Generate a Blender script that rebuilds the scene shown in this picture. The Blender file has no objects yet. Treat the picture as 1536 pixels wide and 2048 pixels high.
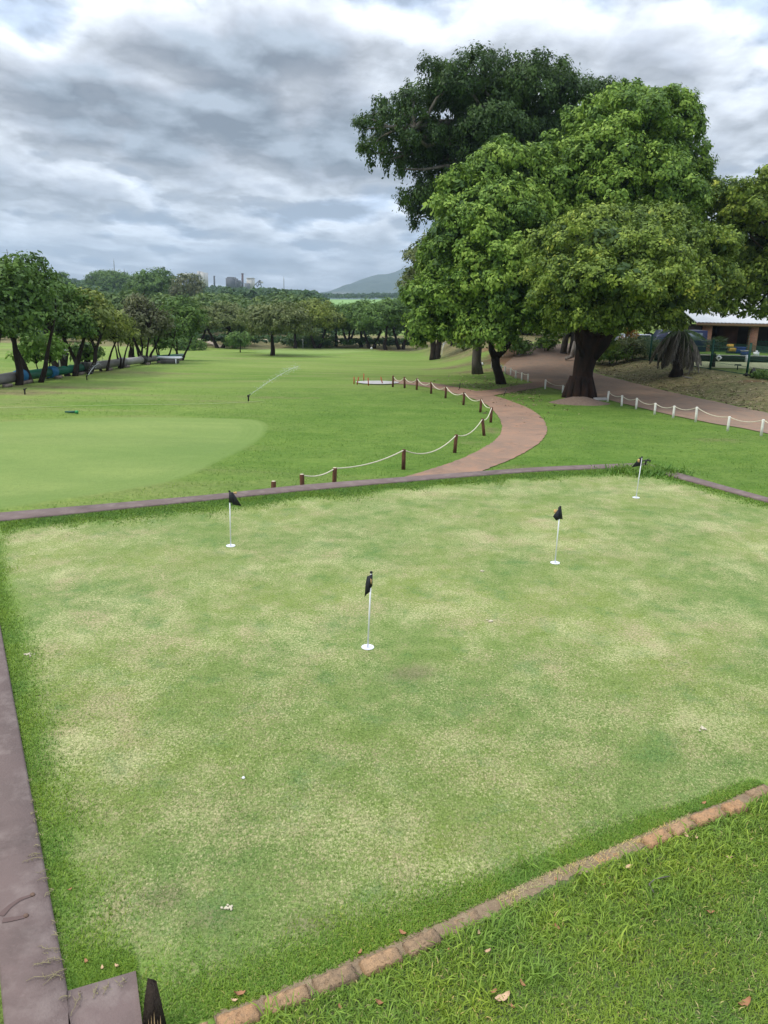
import bpy, math, random
import numpy as np
from mathutils import Vector

random.seed(7)
RNG = np.random.default_rng(11)
SC = bpy.context.scene
COL = SC.collection
PI = math.pi

# ------------------------------------------------------------------ camera, world, sun
CAM = np.array((0.0, 0.0, 2.85))
PITCH, ROLL, FPX = math.radians(15.4), math.radians(1.2), 1538.0
Fv = np.array((0, math.cos(PITCH), -math.sin(PITCH)))
U0 = np.array((0, math.sin(PITCH), math.cos(PITCH)))
R0 = np.array((1.0, 0, 0))
Rv = R0 * math.cos(ROLL) + U0 * math.sin(ROLL)
Uv = U0 * math.cos(ROLL) - R0 * math.sin(ROLL)
cam_d = bpy.data.cameras.new('camera')
cam_d.sensor_fit = 'VERTICAL'; cam_d.sensor_height = 36.0; cam_d.sensor_width = 27.0
cam_d.lens = FPX / 2048 * 36.0
cam_d.clip_start = 0.05; cam_d.clip_end = 30000
cam = bpy.data.objects.new('camera', cam_d); COL.objects.link(cam)
from mathutils import Matrix
m = Matrix((tuple(Rv), tuple(Uv), tuple(-Fv))).transposed().to_4x4()
m.translation = Vector(CAM)
cam.matrix_world = m
SC.camera = cam

SUN_EL, SUN_AZ = math.radians(54), math.radians(-110)   # azimuth of the sun measured from +Y towards +X
SC.view_settings.view_transform = 'Standard'
SC.view_settings.look = 'None'
SC.view_settings.gamma = 1.0
SC.view_settings.use_curve_mapping = False
SC.view_settings.exposure = 0.50

SKY_BANKS = [(330, 215, 330, 85, .34), (120, 190, 180, 60, .12), (690, 290, 260, 60, .26), (470, 80, 120, 60, .22), (40, 110, 120, 60, -.22), (600, 185, 80, 35, -.30), (330, 165, 60, 22, -.18), (820, 90, 260, 110, -.12), (1400, 150, 300, 200, -.05), (150, 20, 300, 60, -.10), (700, 415, 200, 22, -.20), (200, 470, 500, 60, .05)]
def make_world():
    w = bpy.data.worlds.new('World'); SC.world = w; w.use_nodes = True
    nt = w.node_tree; nt.nodes.clear(); N = nt.nodes; L = nt.links
    def node(t, **k):
        n = N.new(t)
        for a, b in k.items(): setattr(n, a, b)
        return n
    def math_(op, a, b=None, c=None, clamp=False):
        n = node('ShaderNodeMath', operation=op, use_clamp=clamp)
        for i, v in enumerate((a, b, c)):
            if v is None: continue
            if isinstance(v, (int, float)): n.inputs[i].default_value = v
            else: L.new(v, n.inputs[i])
        return n.outputs[0]
    out = node('ShaderNodeOutputWorld')
    sky = node('ShaderNodeTexSky', sky_type='NISHITA', sun_disc=False)
    sky.sun_elevation = SUN_EL; sky.sun_rotation = SUN_AZ; sky.dust_density = 1.5
    bg1 = node('ShaderNodeBackground'); L.new(sky.outputs[0], bg1.inputs[0]); bg1.inputs[1].default_value = 0.10
    tc = node('ShaderNodeTexCoord'); sp = node('ShaderNodeSeparateXYZ'); L.new(tc.outputs['Generated'], sp.inputs[0])
    zc = math_('MAXIMUM', sp.outputs[2], 0.0)
    den = math_('ADD', zc, 0.19)
    px = math_('DIVIDE', sp.outputs[0], den); py = math_('DIVIDE', sp.outputs[1], den)
    cb = node('ShaderNodeCombineXYZ'); L.new(px, cb.inputs[0]); L.new(py, cb.inputs[1]); cb.inputs[2].default_value = 3.7
    def noise(vec, scale, detail, rough, dist=0.0, off=(0, 0, 0), sc=(1, 1, 1)):
        mp = node('ShaderNodeMapping'); L.new(vec, mp.inputs[0]); mp.inputs['Location'].default_value = off
        mp.inputs['Scale'].default_value = sc
        n = node('ShaderNodeTexNoise'); L.new(mp.outputs[0], n.inputs['Vector'])
        n.inputs['Scale'].default_value = scale; n.inputs['Detail'].default_value = detail
        n.inputs['Roughness'].default_value = rough; n.inputs['Distortion'].default_value = dist
        return n.outputs['Fac']
    V = cb.outputs[0]
    sc2 = node('ShaderNodeVectorMath', operation='MULTIPLY'); L.new(V, sc2.inputs[0]); sc2.inputs[1].default_value = (0.955, 0.955, 1.0)
    V2 = sc2.outputs[0]                                                  # the same clouds seen a little higher up
    big = noise(V, 0.9, 2.0, 0.5, 0.2, off=(1.9, 0.4, 0))
    mid = noise(V, 3.3, 9.0, 0.50, 0.10, off=(0.3, 2.2, 0), sc=(1.15, .9, 1)); mid2 = noise(V2, 3.3, 9.0, 0.50, 0.10, off=(0.3, 2.2, 0), sc=(1.15, .9, 1))
    fine = noise(V, 7.0, 6.0, 0.55, 0.2, off=(4, 1, 0))
    rel = math_('MULTIPLY', math_('SUBTRACT', mid, mid2), 4.2)
    thick = math_('ADD', math_('MULTIPLY', math_('SUBTRACT', big, 0.5), 0.8), math_('MULTIPLY', math_('SUBTRACT', mid, 0.5), 1.5))
    thick = math_('ADD', thick, math_('MULTIPLY', math_('SUBTRACT', fine, 0.5), 0.30))
    # heavier and thinner banks of the deck: direction, half widths, weight
    for (qx, qy, wx, wz, wt) in SKY_BANKS:
        d = Fv + Rv * (qx - 768) / FPX - Uv * (qy - 1024) / FPX; d = d / np.linalg.norm(d)
        sb = node('ShaderNodeVectorMath', operation='SUBTRACT'); L.new(tc.outputs['Generated'], sb.inputs[0]); sb.inputs[1].default_value = tuple(d)
        ml = node('ShaderNodeVectorMath', operation='MULTIPLY'); L.new(sb.outputs[0], ml.inputs[0]); ml.inputs[1].default_value = (FPX / wx, FPX / wx, FPX / wz)
        dt = node('ShaderNodeVectorMath', operation='DOT_PRODUCT'); L.new(ml.outputs[0], dt.inputs[0]); L.new(ml.outputs[0], dt.inputs[1])
        ex = math_('POWER', 2.718, math_('MULTIPLY', dt.outputs['Value'], -1.0)); thick = math_('ADD', thick, math_('MULTIPLY', ex, wt))
    thick = math_('ADD', thick, 0.5)
    ramp = node('ShaderNodeValToRGB'); cr = ramp.color_ramp
    cr.elements[0].position = 0.22; cr.elements[0].color = (0.38, 0.45, 0.56, 1)
    cr.elements[1].position = 0.92; cr.elements[1].color = (0.215, 0.245, 0.28, 1)
    for p, c in ((0.32, (0.46, 0.51, 0.59, 1)), (0.42, (0.56, 0.595, 0.645, 1)), (0.54, (0.46, 0.485, 0.52, 1)), (0.70, (0.32, 0.34, 0.375, 1))):
        e = cr.elements.new(p); e.color = c
    L.new(thick, ramp.inputs[0])
    gain = math_('ADD', 1.0, rel)
    gain = math_('MAXIMUM', gain, 0.66); gain = math_('MINIMUM', gain, 1.55)
    # overcast skies brighten from the horizon to the zenith
    gain = math_('MULTIPLY', gain, math_('ADD', 0.92, math_('MULTIPLY', math_('POWER', zc, 1.4), 2.3)))
    vm = node('ShaderNodeVectorMath', operation='SCALE'); L.new(ramp.outputs[0], vm.inputs[0]); L.new(gain, vm.inputs['Scale'])
    # milky band low over the horizon
    hz = node('ShaderNodeMapRange'); L.new(zc, hz.inputs[0]); hz.inputs[1].default_value = 0.0; hz.inputs[2].default_value = 0.16
    hz.inputs[3].default_value = 0.28; hz.inputs[4].default_value = 0.0
    mx = node('ShaderNodeMixRGB'); L.new(hz.outputs[0], mx.inputs[0]); L.new(vm.outputs[0], mx.inputs[1]); mx.inputs[2].default_value = (0.40, 0.50, 0.62, 1)
    bg2 = node('ShaderNodeBackground'); L.new(mx.outputs[0], bg2.inputs[0]); bg2.inputs[1].default_value = 1.0
    ms = node('ShaderNodeMixShader'); ms.inputs[0].default_value = 0.90
    L.new(bg1.outputs[0], ms.inputs[1]); L.new(bg2.outputs[0], ms.inputs[2]); L.new(ms.outputs[0], out.inputs[0])
make_world()
sun_d = bpy.data.lights.new('sun', 'SUN'); sun_d.energy = 1.5; sun_d.angle = math.radians(16); sun_d.color = (1.0, 0.93, 0.80)
sun = bpy.data.objects.new('sun', sun_d); COL.objects.link(sun)
sd = Vector((math.sin(SUN_AZ) * math.cos(SUN_EL), math.cos(SUN_AZ) * math.cos(SUN_EL), math.sin(SUN_EL)))
sun.rotation_euler = sd.to_track_quat('Z', 'Y').to_euler(); sun.location = (0, 0, 60)

# ------------------------------------------------------------------ terrain and pixel helpers
def sst(a, b, t):
    t = np.clip((np.asarray(t, float) - a) / (b - a), 0, 1); return t * t * (3 - 2 * t)
def road_right(y):
    return np.interp(y, [0, 22, 34.5, 44, 54, 64, 80, 110], [26, 20.6, 17.2, 15.4, 14.3, 16.5, 24, 40])
def H(x, y):
    x = np.asarray(x, float); y = np.asarray(y, float)
    drop = 2.9 * sst(32, 125, y) * (1 - sst(3, 13, x))
    bank = np.maximum(0.75 * sst(0, 4.5, x - road_right(y)), 0.95 * sst(54, 70, y) * sst(5, 12, x) * (1 - sst(90, 140, y)))
    z = -1.75 - drop + bank
    z = z - 2.5 * sst(100, 180, y) * sst(3, 13, x)
    z = z + 0.12 * np.sin(x * 0.21 + 1.3) * np.sin(y * 0.17) * sst(22, 40, y) * (1 - sst(3, 9, x)) * (1 - sst(150, 200, y))
    az = x / np.maximum(y, 1.0)
    far = sst(200, 900, y)
    z = z + far * (7.0 + 4.2 * sst(-0.05, -0.22, az) + 3.0 * sst(-0.22, -0.36, az)) + 2.0 * far * np.sin(x * 0.012 + 0.5) 
    z = z + 0.8 * (1 - sst(-0.5, 3.0, y)) * sst(-6, -1.5, x) * 0   # flat near the viewer
    return z
def ray(x, y):
    return Fv + Rv * (x - 768) / FPX - Uv * (y - 1024) / FPX
def at(x, y, z=0.0):
    d = ray(x, y); t = (z - CAM[2]) / d[2]; p = CAM + d * t
    return (float(p[0]), float(p[1]))
def gp(x, y, dz=0.0):
    """point on the terrain seen at that pixel (dz above the ground)"""
    d = ray(x, y); t = 14.0; last = t
    while t < 4000:
        p = CAM + d * t
        if p[2] < float(H(p[0], p[1])) + dz: break
        last = t; t *= 1.01
    lo, hi = last, t
    for _ in range(24):
        mid = (lo + hi) / 2; p = CAM + d * mid
        if p[2] < float(H(p[0], p[1])) + dz: hi = mid
        else: lo = mid
    p = CAM + d * hi
    return (float(p[0]), float(p[1]), float(H(p[0], p[1])))
def pd(x, y, Y):
    """point on the ray of a pixel at world distance Y"""
    d = ray(x, y); p = CAM + d * (Y / d[1]); return p
def mpp(Y): return Y / FPX * 1.02

# ------------------------------------------------------------------ object helpers
def tag(o, label=None, cat=None, group=None, kind=None):
    if label: o['label'] = label
    if cat: o['category'] = cat
    if group: o['group'] = group
    if kind: o['kind'] = kind
    return o
def empty(name, loc, label, cat, group=None, rz=0.0):
    o = bpy.data.objects.new(name, None); COL.objects.link(o); o.location = tuple(float(v) for v in loc); o.rotation_euler[2] = rz
    o.empty_display_size = 0.2
    return tag(o, label, cat, group)
class MB:
    def __init__(s): s.v = []; s.q = []; s.t = []; s.n = 0; s.at = []; s.att = []
    def add(s, v, q=None, t=None, a=None):
        v = np.asarray(v, float).reshape(-1, 3); s.v.append(v)
        if q is not None and len(q):
            q = np.asarray(q, int); s.q.append(q + s.n); s.at.append(np.full(len(q), 0.5) if a is None else np.broadcast_to(a, (len(q),)))
        if t is not None and len(t):
            t = np.asarray(t, int); s.t.append(t + s.n); s.att.append(np.full(len(t), 0.5) if a is None else np.broadcast_to(a, (len(t),)))
        s.n += len(v); return s
    def box(s, c, size, rz=0.0, taper=1.0):
        x, y, z = [k / 2 for k in size]
        P = np.array([(-x, -y, -z), (x, -y, -z), (x, y, -z), (-x, y, -z), (-x * taper, -y * taper, z), (x * taper, -y * taper, z), (x * taper, y * taper, z), (-x * taper, y * taper, z)])
        c0, s0 = math.cos(rz), math.sin(rz)
        P = np.stack([P[:, 0] * c0 - P[:, 1] * s0, P[:, 0] * s0 + P[:, 1] * c0, P[:, 2]], 1) + np.asarray(c, float)
        return s.add(P, [(0, 3, 2, 1), (4, 5, 6, 7), (0, 1, 5, 4), (1, 2, 6, 5), (2, 3, 7, 6), (3, 0, 4, 7)])
    def tube(s, pts, rad, n=6, jit=0.0, cap=True):
        pts = np.asarray(pts, float); k = len(pts)
        rad = np.broadcast_to(np.asarray(rad, float), (k,))
        tan = np.gradient(pts, axis=0); tan /= np.linalg.norm(tan, axis=1)[:, None] + 1e-9
        ref = np.array((0, 0, 1.0)) if abs(tan[0][2]) < 0.9 else np.array((0, 1.0, 0))
        a = np.cross(tan, ref); a /= np.linalg.norm(a, axis=1)[:, None] + 1e-9
        b = np.cross(tan, a)
        th = np.arange(n) / n * 2 * PI
        V = pts[:, None, :] + (a[:, None, :] * np.cos(th)[None, :, None] + b[:, None, :] * np.sin(th)[None, :, None]) * rad[:, None, None]
        if jit: V = V + (RNG.random((k, n, 1)) - .5) * jit * rad[:, None, None] * (V - pts[:, None, :]) / (rad[:, None, None] + 1e-9)
        V = V.reshape(-1, 3)
        i = np.arange(k - 1)[:, None] * n; j = np.arange(n)[None, :]; j2 = (j + 1) % n
        Q = np.stack([i + j, i + j2, i + n + j2, i + n + j], -1).reshape(-1, 4)
        T = []
        if cap:
            V = np.vstack([V, pts[0], pts[-1]]); c0, c1 = k * n, k * n + 1
            T = [(c0, (q + 1) % n, q) for q in range(n)] + [(c1, (k - 1) * n + q, (k - 1) * n + (q + 1) % n) for q in range(n)]
        return s.add(V, Q, T)
    def build(s, name, mat, parent=None, smooth=False, attr=None):
        v = np.vstack(s.v)
        q = np.vstack(s.q) if s.q else np.zeros((0, 4), int); t = np.vstack(s.t) if s.t else np.zeros((0, 3), int)
        me = bpy.data.meshes.new(name); me.vertices.add(len(v)); me.vertices.foreach_set('co', v.astype(np.float32).ravel())
        nl = len(q) * 4 + len(t) * 3; me.loops.add(nl); me.loops.foreach_set('vertex_index', np.concatenate([q.ravel(), t.ravel()]).astype(np.int32))
        me.polygons.add(len(q) + len(t))
        st = np.concatenate([np.arange(len(q)) * 4, len(q) * 4 + np.arange(len(t)) * 3]).astype(np.int32)
        me.polygons.foreach_set('loop_start', st)
        if smooth: me.polygons.foreach_set('use_smooth', np.ones(len(q) + len(t), bool))
        if attr:
            a = np.concatenate(([np.concatenate(s.at)] if s.at else []) + ([np.concatenate(s.att)] if s.att else [])).astype(np.float32)
            at_ = me.attributes.new(attr, 'FLOAT', 'FACE'); at_.data.foreach_set('value', a)
        me.update(calc_edges=True); me.validate()
        if mat: me.materials.append(mat)
        o = bpy.data.objects.new(name, me); COL.objects.link(o)
        if parent is not None: o.parent = parent
        return o

# ------------------------------------------------------------------ materials
def mat_base(name):
    mt = bpy.data.materials.new(name); mt.use_nodes = True; nt = mt.node_tree; N = nt.nodes; L = nt.links
    b = N['Principled BSDF']
    return mt, nt, N, L, b
def rgb(c): return (c[0], c[1], c[2], 1)
class G:
    """small node graph writer"""
    def __init__(s, nt): s.nt = nt; s.N = nt.nodes; s.L = nt.links
    def n(s, t, **k):
        o = s.N.new(t)
        for a, b in k.items(): setattr(o, a, b)
        return o
    def setin(s, sock, v):
        if isinstance(v, bpy.types.NodeSocket): s.L.new(v, sock)
        else: sock.default_value = v
    def math(s, op, a, b=None, clamp=False):
        o = s.n('ShaderNodeMath', operation=op, use_clamp=clamp); s.setin(o.inputs[0], a)
        if b is not None: s.setin(o.inputs[1], b)
        return o.outputs[0]
    def pos(s):
        return s.n('ShaderNodeNewGeometry').outputs['Position']
    def obj(s): return s.n('ShaderNodeTexCoord').outputs['Object']
    def noise(s, vec, scale, detail=4, rough=0.55, dist=0, sc=(1, 1, 1), loc=(0, 0, 0), rot=(0, 0, 0)):
        mp = s.n('ShaderNodeMapping'); s.L.new(vec, mp.inputs[0]); mp.inputs['Scale'].default_value = sc; mp.inputs['Location'].default_value = loc; mp.inputs['Rotation'].default_value = rot
        o = s.n('ShaderNodeTexNoise'); s.L.new(mp.outputs[0], o.inputs['Vector'])
        o.inputs['Scale'].default_value = scale; o.inputs['Detail'].default_value = detail; o.inputs['Roughness'].default_value = rough; o.inputs['Distortion'].default_value = dist
        return o.outputs['Fac']
    def rng(s, v, a, b, c=0.0, d=1.0):
        o = s.n('ShaderNodeMapRange'); o.clamp = True; s.setin(o.inputs[0], v)
        for i, k in enumerate((a, b, c, d)): o.inputs[1 + i].default_value = k
        return o.outputs[0]
    def mix(s, f, a, b, mode='MIX'):
        o = s.n('ShaderNodeMixRGB', blend_type=mode); s.setin(o.inputs[0], f)
        s.setin(o.inputs[1], rgb(a) if isinstance(a, tuple) else a); s.setin(o.inputs[2], rgb(b) if isinstance(b, tuple) else b)
        return o.outputs[0]
    def attr(s, name, out='Fac'):
        o = s.n('ShaderNodeAttribute'); o.attribute_name = name; return o.outputs[out]
    def bump(s, h, strength, dist, nrm=None):
        o = s.n('ShaderNodeBump'); s.L.new(h, o.inputs['Height']); o.inputs['Strength'].default_value = strength; o.inputs['Distance'].default_value = dist
        if nrm is not None: s.L.new(nrm, o.inputs['Normal'])
        return o.outputs[0]
def brick_top(name, c1, c2):
    mt, nt, N, L, b = mat_base(name); g = G(nt); v = g.obj()
    a = g.noise(v, 16, 5, .65, .4); c = g.noise(v, 55, 5, .7); d = g.noise(v, 160, 3, .75)
    col = g.mix(g.rng(a, .38, .62), c1, c2); col = g.mix(g.rng(c, .54, .66, 0, .75), col, tuple(x * .45 for x in c2)); col = g.mix(g.rng(d, .56, .68, 0, .6), col, tuple(min(1, x * 1.5) for x in c1))
    L.new(col, b.inputs['Base Color']); b.inputs['Roughness'].default_value = .95; b.inputs['Specular IOR Level'].default_value = .1
    L.new(g.bump(g.math('ADD', c, g.math('MULTIPLY', d, .5)), 1.0, .012), b.inputs['Normal']); return mt
def simple(name, c1, c2=None, scale=6, rough=0.8, bump=0.0, bscale=None, metal=0.0, spec=0.3, detail=5):
    mt, nt, N, L, b = mat_base(name); g = G(nt)
    v = g.obj()
    c2 = c2 or tuple(x * 0.75 for x in c1)
    f = g.rng(g.noise(v, scale, detail, 0.6), 0.3, 0.7)
    L.new(g.mix(f, c1, c2), b.inputs['Base Color']); b.inputs['Roughness'].default_value = rough; b.inputs['Metallic'].default_value = metal
    b.inputs['Specular IOR Level'].default_value = spec
    if bump: L.new(g.bump(g.noise(v, bscale or scale * 3, 5, 0.6), bump, 0.02), b.inputs['Normal'])
    return mt
def leaf_mat(name, dark, mid, light, accent=None, acc_at=0.93, trans=0.22, rough=0.55, spec=0.2):
    mt, nt, N, L, b = mat_base(name); g = G(nt)
    t = g.attr('tint')
    r = g.n('ShaderNodeValToRGB'); cr = r.color_ramp; cr.elements[0].position = 0.0; cr.elements[0].color = rgb(dark); cr.elements[1].position = 0.85; cr.elements[1].color = rgb(light)
    e = cr.elements.new(0.45); e.color = rgb(mid)
    if accent: e = cr.elements.new(acc_at); e.color = rgb(accent)
    L.new(t, r.inputs[0])
    L.new(r.outputs[0], b.inputs['Base Color']); b.inputs['Roughness'].default_value = rough; b.inputs['Specular IOR Level'].default_value = spec
    tr = g.n('ShaderNodeBsdfTranslucent'); L.new(g.mix(0.35, r.outputs[0], (0.20, 0.32, 0.04)), tr.inputs[0])
    mx = g.n('ShaderNodeMixShader'); mx.inputs[0].default_value = trans
    L.new(b.outputs[0], mx.inputs[1]); L.new(tr.outputs[0], mx.inputs[2]); L.new(mx.outputs[0], N['Material Output'].inputs[0])
    return mt
def bark_mat(name, c1, c2, scale=3.0):
    mt, nt, N, L, b = mat_base(name); g = G(nt); v = g.pos()
    f = g.noise(v, scale, 6, 0.65, 0.4, sc=(1, 1, 0.35)); f2 = g.noise(v, scale * 5, 5, 0.6, 0, sc=(1, 1, 0.3))
    L.new(g.mix(g.rng(f, 0.35, 0.65), c1, c2), b.inputs['Base Color']); b.inputs['Roughness'].default_value = 0.9; b.inputs['Specular IOR Level'].default_value = 0.15
    L.new(g.bump(f2, 0.8, 0.06), b.inputs['Normal']); return mt

# ground: R = dry, G = lush, B = bare red soil
def ground_mat():
    mt, nt, N, L, b = mat_base('fairway_grass'); g = G(nt); v = g.pos()
    sep = g.n('ShaderNodeSeparateColor'); L.new(g.attr('mask', 'Color'), sep.inputs[0])
    n1 = g.noise(v, 0.09, 5, 0.6, 0.3, sc=(0.5, 1.2, 1)); n2 = g.noise(v, 0.9, 5, 0.65); n3 = g.noise(v, 9.0, 4, 0.7); n4 = g.noise(v, 0.35, 4, 0.6, 0.6, sc=(0.35, 1.5, 1), loc=(5, 2, 0))
    col = g.mix(g.rng(n1, 0.35, 0.65), (0.168, 0.262, 0.052), (0.270, 0.345, 0.092))
    col = g.mix(g.math('MULTIPLY', g.rng(n4, 0.46, 0.66), 0.60), col, (0.285, 0.285, 0.12))
    lush = g.mix(g.rng(n2, 0.35, 0.65), (0.098, 0.190, 0.030), (0.162, 0.255, 0.050))
    col = g.mix(sep.outputs[1], col, lush)
    dn = g.math('ADD', sep.outputs[0], g.math('MULTIPLY', g.math('SUBTRACT', n2, 0.5), 0.9))
    dm = g.rng(dn, 0.30, 0.75)
    dm = g.math('MULTIPLY', dm, g.rng(sep.outputs[0], 0.02, 0.25))
    dry = g.mix(g.rng(g.noise(v, 2.3, 6, 0.7), 0.36, 0.64), (0.33, 0.26, 0.145), (0.150, 0.145, 0.065))
    col = g.mix(dm, col, dry)
    sm = g.rng(g.math('ADD', sep.outputs[2], g.math('MULTIPLY', g.math('SUBTRACT', n2, 0.5), 0.8)), 0.35, 0.6)
    soil = g.mix(g.rng(n3, 0.35, 0.65), (0.30, 0.155, 0.085), (0.21, 0.13, 0.085))
    col = g.mix(sm, col, soil)
    n5 = g.noise(v, 3.2, 6, 0.75, 0.4, sc=(0.7, 1.3, 1)); n6 = g.noise(v, 0.28, 5, 0.65, 0.5, sc=(0.4, 1.6, 1), loc=(2, 9, 0))
    col = g.mix(g.rng(n3, 0.30, 0.62, 0.65, 0.0), col, g.mix(1.0, col, (0.52, 0.60, 0.5), 'MULTIPLY'))
    col = g.mix(g.rng(n5, 0.52, 0.74, 0.0, 0.45), col, g.mix(1.0, col, (1.6, 1.35, 1.4), 'MULTIPLY'))
    col = g.mix(g.rng(n5, 0.30, 0.48, 0.45, 0.0), col, g.mix(1.0, col, (0.62, 0.72, 0.6), 'MULTIPLY'))
    col = g.mix(g.rng(n6, 0.36, 0.60, 0.75, 0.0), col, g.mix(1.0, col, (0.72, 0.85, 0.7), 'MULTIPLY'))  # broad darker bands paint the shading of gentle undulations into the grass colour
    L.new(col, b.inputs['Base Color']); b.inputs['Roughness'].default_value = 0.95; b.inputs['Specular IOR Level'].default_value = 0.1
    ins = g.attr('inside'); inn = g.math('ADD', ins, g.math('MULTIPLY', g.math('SUBTRACT', n1, 0.5), 0.03))
    pc_ = g.mix(g.rng(g.noise(v, 0.30, 5, 0.6, 0.4, sc=(0.5, 1.5, 1)), 0.35, 0.65), (0.180, 0.270, 0.078), (0.268, 0.345, 0.108))
    pc_ = g.mix(g.rng(n5, 0.48, 0.70, 0, .35), pc_, (0.19, 0.27, 0.085))
    wv = g.math('SINE', g.math('MULTIPLY', ins, 150.0))
    ring = g.math('MULTIPLY', g.rng(inn, 0.16, 0.22, 1, 0), g.rng(wv, -1, 1, 0.35, 0.65)); pc_ = g.mix(ring, pc_, (0.185, 0.275, 0.075))
    pc_ = g.mix(g.rng(n3, 0.3, 0.6, 0.3, 0), pc_, (0.14, 0.22, 0.06))
    col = g.mix(g.math('MULTIPLY', g.math('MULTIPLY', g.rng(inn, 0.004, 0.06), g.rng(ins, 0.0, 0.03)), .85), col, pc_)
    L.new(col, b.inputs['Base Color'])
    hgt = g.math('ADD', n3, g.math('MULTIPLY', g.noise(v, 40, 3, 0.7), 0.6))
    L.new(g.bump(hgt, 0.7, 0.10), b.inputs['Normal'])
    return mt
def turf_nodes(g, v):
    """worn bleached patches of the practice green, in world coordinates"""
    p1 = g.noise(v, 1.5, 6, 0.66, 0.6, loc=(3.1, 0.7, 0), sc=(1, 0.8, 1), rot=(0, 0, 0.5)); p2 = g.noise(v, 4.2, 5, 0.7, 0.2)
    p3 = g.noise(v, 0.5, 3, 0.5, 0.3, loc=(9, 4, 0)); f1 = g.noise(v, 38, 3, 0.75); 
    f2 = g.noise(v, 95, 2, 0.7, 0.8, sc=(1, 0.55, 1)); f3 = g.noise(v, 60, 3, 0.75, 0.6, loc=(7, 7, 0))
    green = g.mix(g.rng(p3, 0.38, 0.62), (0.128, 0.212, 0.052), (0.192, 0.255, 0.050))
    green = g.mix(g.rng(p2, 0.3, 0.7), green, (0.220, 0.285, 0.085))
    straw = g.mix(g.rng(g.noise(v, 1.9, 3, 0.6, 0.2, loc=(1, 8, 0)), 0.42, 0.60), (0.50, 0.48, 0.25), (0.45, 0.37, 0.22))
    bare = (0.21, 0.18, 0.105)
    a = g.math('ADD', p1, g.math('MULTIPLY', g.math('SUBTRACT', p2, 0.5), 0.5))
    a = g.math('ADD', a, g.math('MULTIPLY', g.math('SUBTRACT', f1, 0.5), 1.0))
    a = g.math('ADD', a, g.math('MULTIPLY', g.math('SUBTRACT', f2, 0.5), 1.3))
    a = g.math('ADD', a, g.math('MULTIPLY', g.math('SUBTRACT', p3, 0.5), 0.35))
    m1 = g.rng(g.math('ADD', a, g.math('MULTIPLY', g.attr('wear'), 0.22)), 0.40, 0.80)
    col = g.mix(m1, green, straw)
    col = g.mix(g.rng(g.math('ADD', p2, g.math('MULTIPLY', g.math('SUBTRACT', f2, 0.5), 0.8)), 0.56, 0.70, 0, .5), col, (0.34, 0.31, 0.16))
    col = g.mix(g.rng(g.math('ADD', g.noise(v, 2.6, 5, .65, .3, loc=(6, 1, 0)), g.math('MULTIPLY', g.math('SUBTRACT', f1, 0.5), 0.6)), 0.56, 0.68, 0, .55), col, (0.095, 0.20, 0.055))
    col = g.mix(g.math('MULTIPLY', g.rng(f2, 0.60, 0.70), g.rng(p1, 0.38, 0.58, 0.05, .6)), col, (0.66, 0.63, 0.34))
    bm = g.math('ADD', g.noise(v, 0.75, 4, 0.6, 0.4, loc=(-4, 3, 0)), g.math('MULTIPLY', g.math('SUBTRACT', f3, 0.5), 0.8))
    bm = g.math('ADD', bm, g.math('MULTIPLY', g.attr('dark_wear'), 0.42))
    col = g.mix(g.math('MULTIPLY', g.rng(bm, 0.58, 0.74), 0.75), col, bare)
    return col, f1, f2, f3
def turf_mat(name, blade=False):
    mt, nt, N, L, b = mat_base(name); g = G(nt); v = g.pos()
    col, f1, f2, f3 = turf_nodes(g, v)
    if blade:
        t = g.attr('tint'); col = g.mix(g.rng(t, 0.45, 1, 0.0, 0.40), col, (0.60, 0.58, 0.30)); col = g.mix(g.rng(t, 0.0, 0.5, 0.75, 0.0), col, (0.085, 0.17, 0.035))
    else:
        col = g.mix(g.rng(f3, 0.36, 0.56, 0.95, 0.0), col, g.mix(0.85, col, (0.35, 0.42, 0.3), 'MULTIPLY'))
        L.new(g.bump(g.math('ADD', f2, f3), 0.55, 0.012), b.inputs['Normal'])
        e = g.attr('edge')     # thick unmown fringe along the kerbs
        em = g.math('MULTIPLY', g.rng(g.math('ADD', e, g.math('MULTIPLY', g.math('SUBTRACT', g.noise(v, 4.5, 6, 0.7), 0.5), 0.9)), 0.15, 0.85), .85)
        fr = g.mix(g.rng(f1, 0.35, 0.65), (0.105, 0.195, 0.030), (0.18, 0.285, 0.048))
        col = g.mix(em, col, fr)
    L.new(col, b.inputs['Base Color']); b.inputs['Roughness'].default_value = 0.85; b.inputs['Specular IOR Level'].default_value = 0.2
    return mt
def blade_mat(name, dark, light, straw, tr=0.25):
    mt, nt, N, L, b = mat_base(name); g = G(nt); t = g.attr('tint')
    r = g.n('ShaderNodeValToRGB'); cr = r.color_ramp; cr.elements[0].position = 0; cr.elements[0].color = rgb(dark); cr.elements[1].position = 0.86; cr.elements[1].color = rgb(light)
    e = cr.elements.new(0.96); e.color = rgb(straw); L.new(t, r.inputs[0])
    pn = g.rng(g.noise(g.pos(), 2.2, 3, 0.6), 0.35, 0.65)
    c = g.mix(pn, r.outputs[0], g.mix(1.0, r.outputs[0], (1.35, 1.12, 0.8), 'MULTIPLY'))
    L.new(c, b.inputs['Base Color']); b.inputs['Roughness'].default_value = 0.5; b.inputs['Specular IOR Level'].default_value = 0.3
    tl = g.n('ShaderNodeBsdfTranslucent'); L.new(c, tl.inputs[0]); mx = g.n('ShaderNodeMixShader'); mx.inputs[0].default_value = tr
    L.new(b.outputs[0], mx.inputs[1]); L.new(tl.outputs[0], mx.inputs[2]); L.new(mx.outputs[0], N['Material Output'].inputs[0])
    return mt
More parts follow.
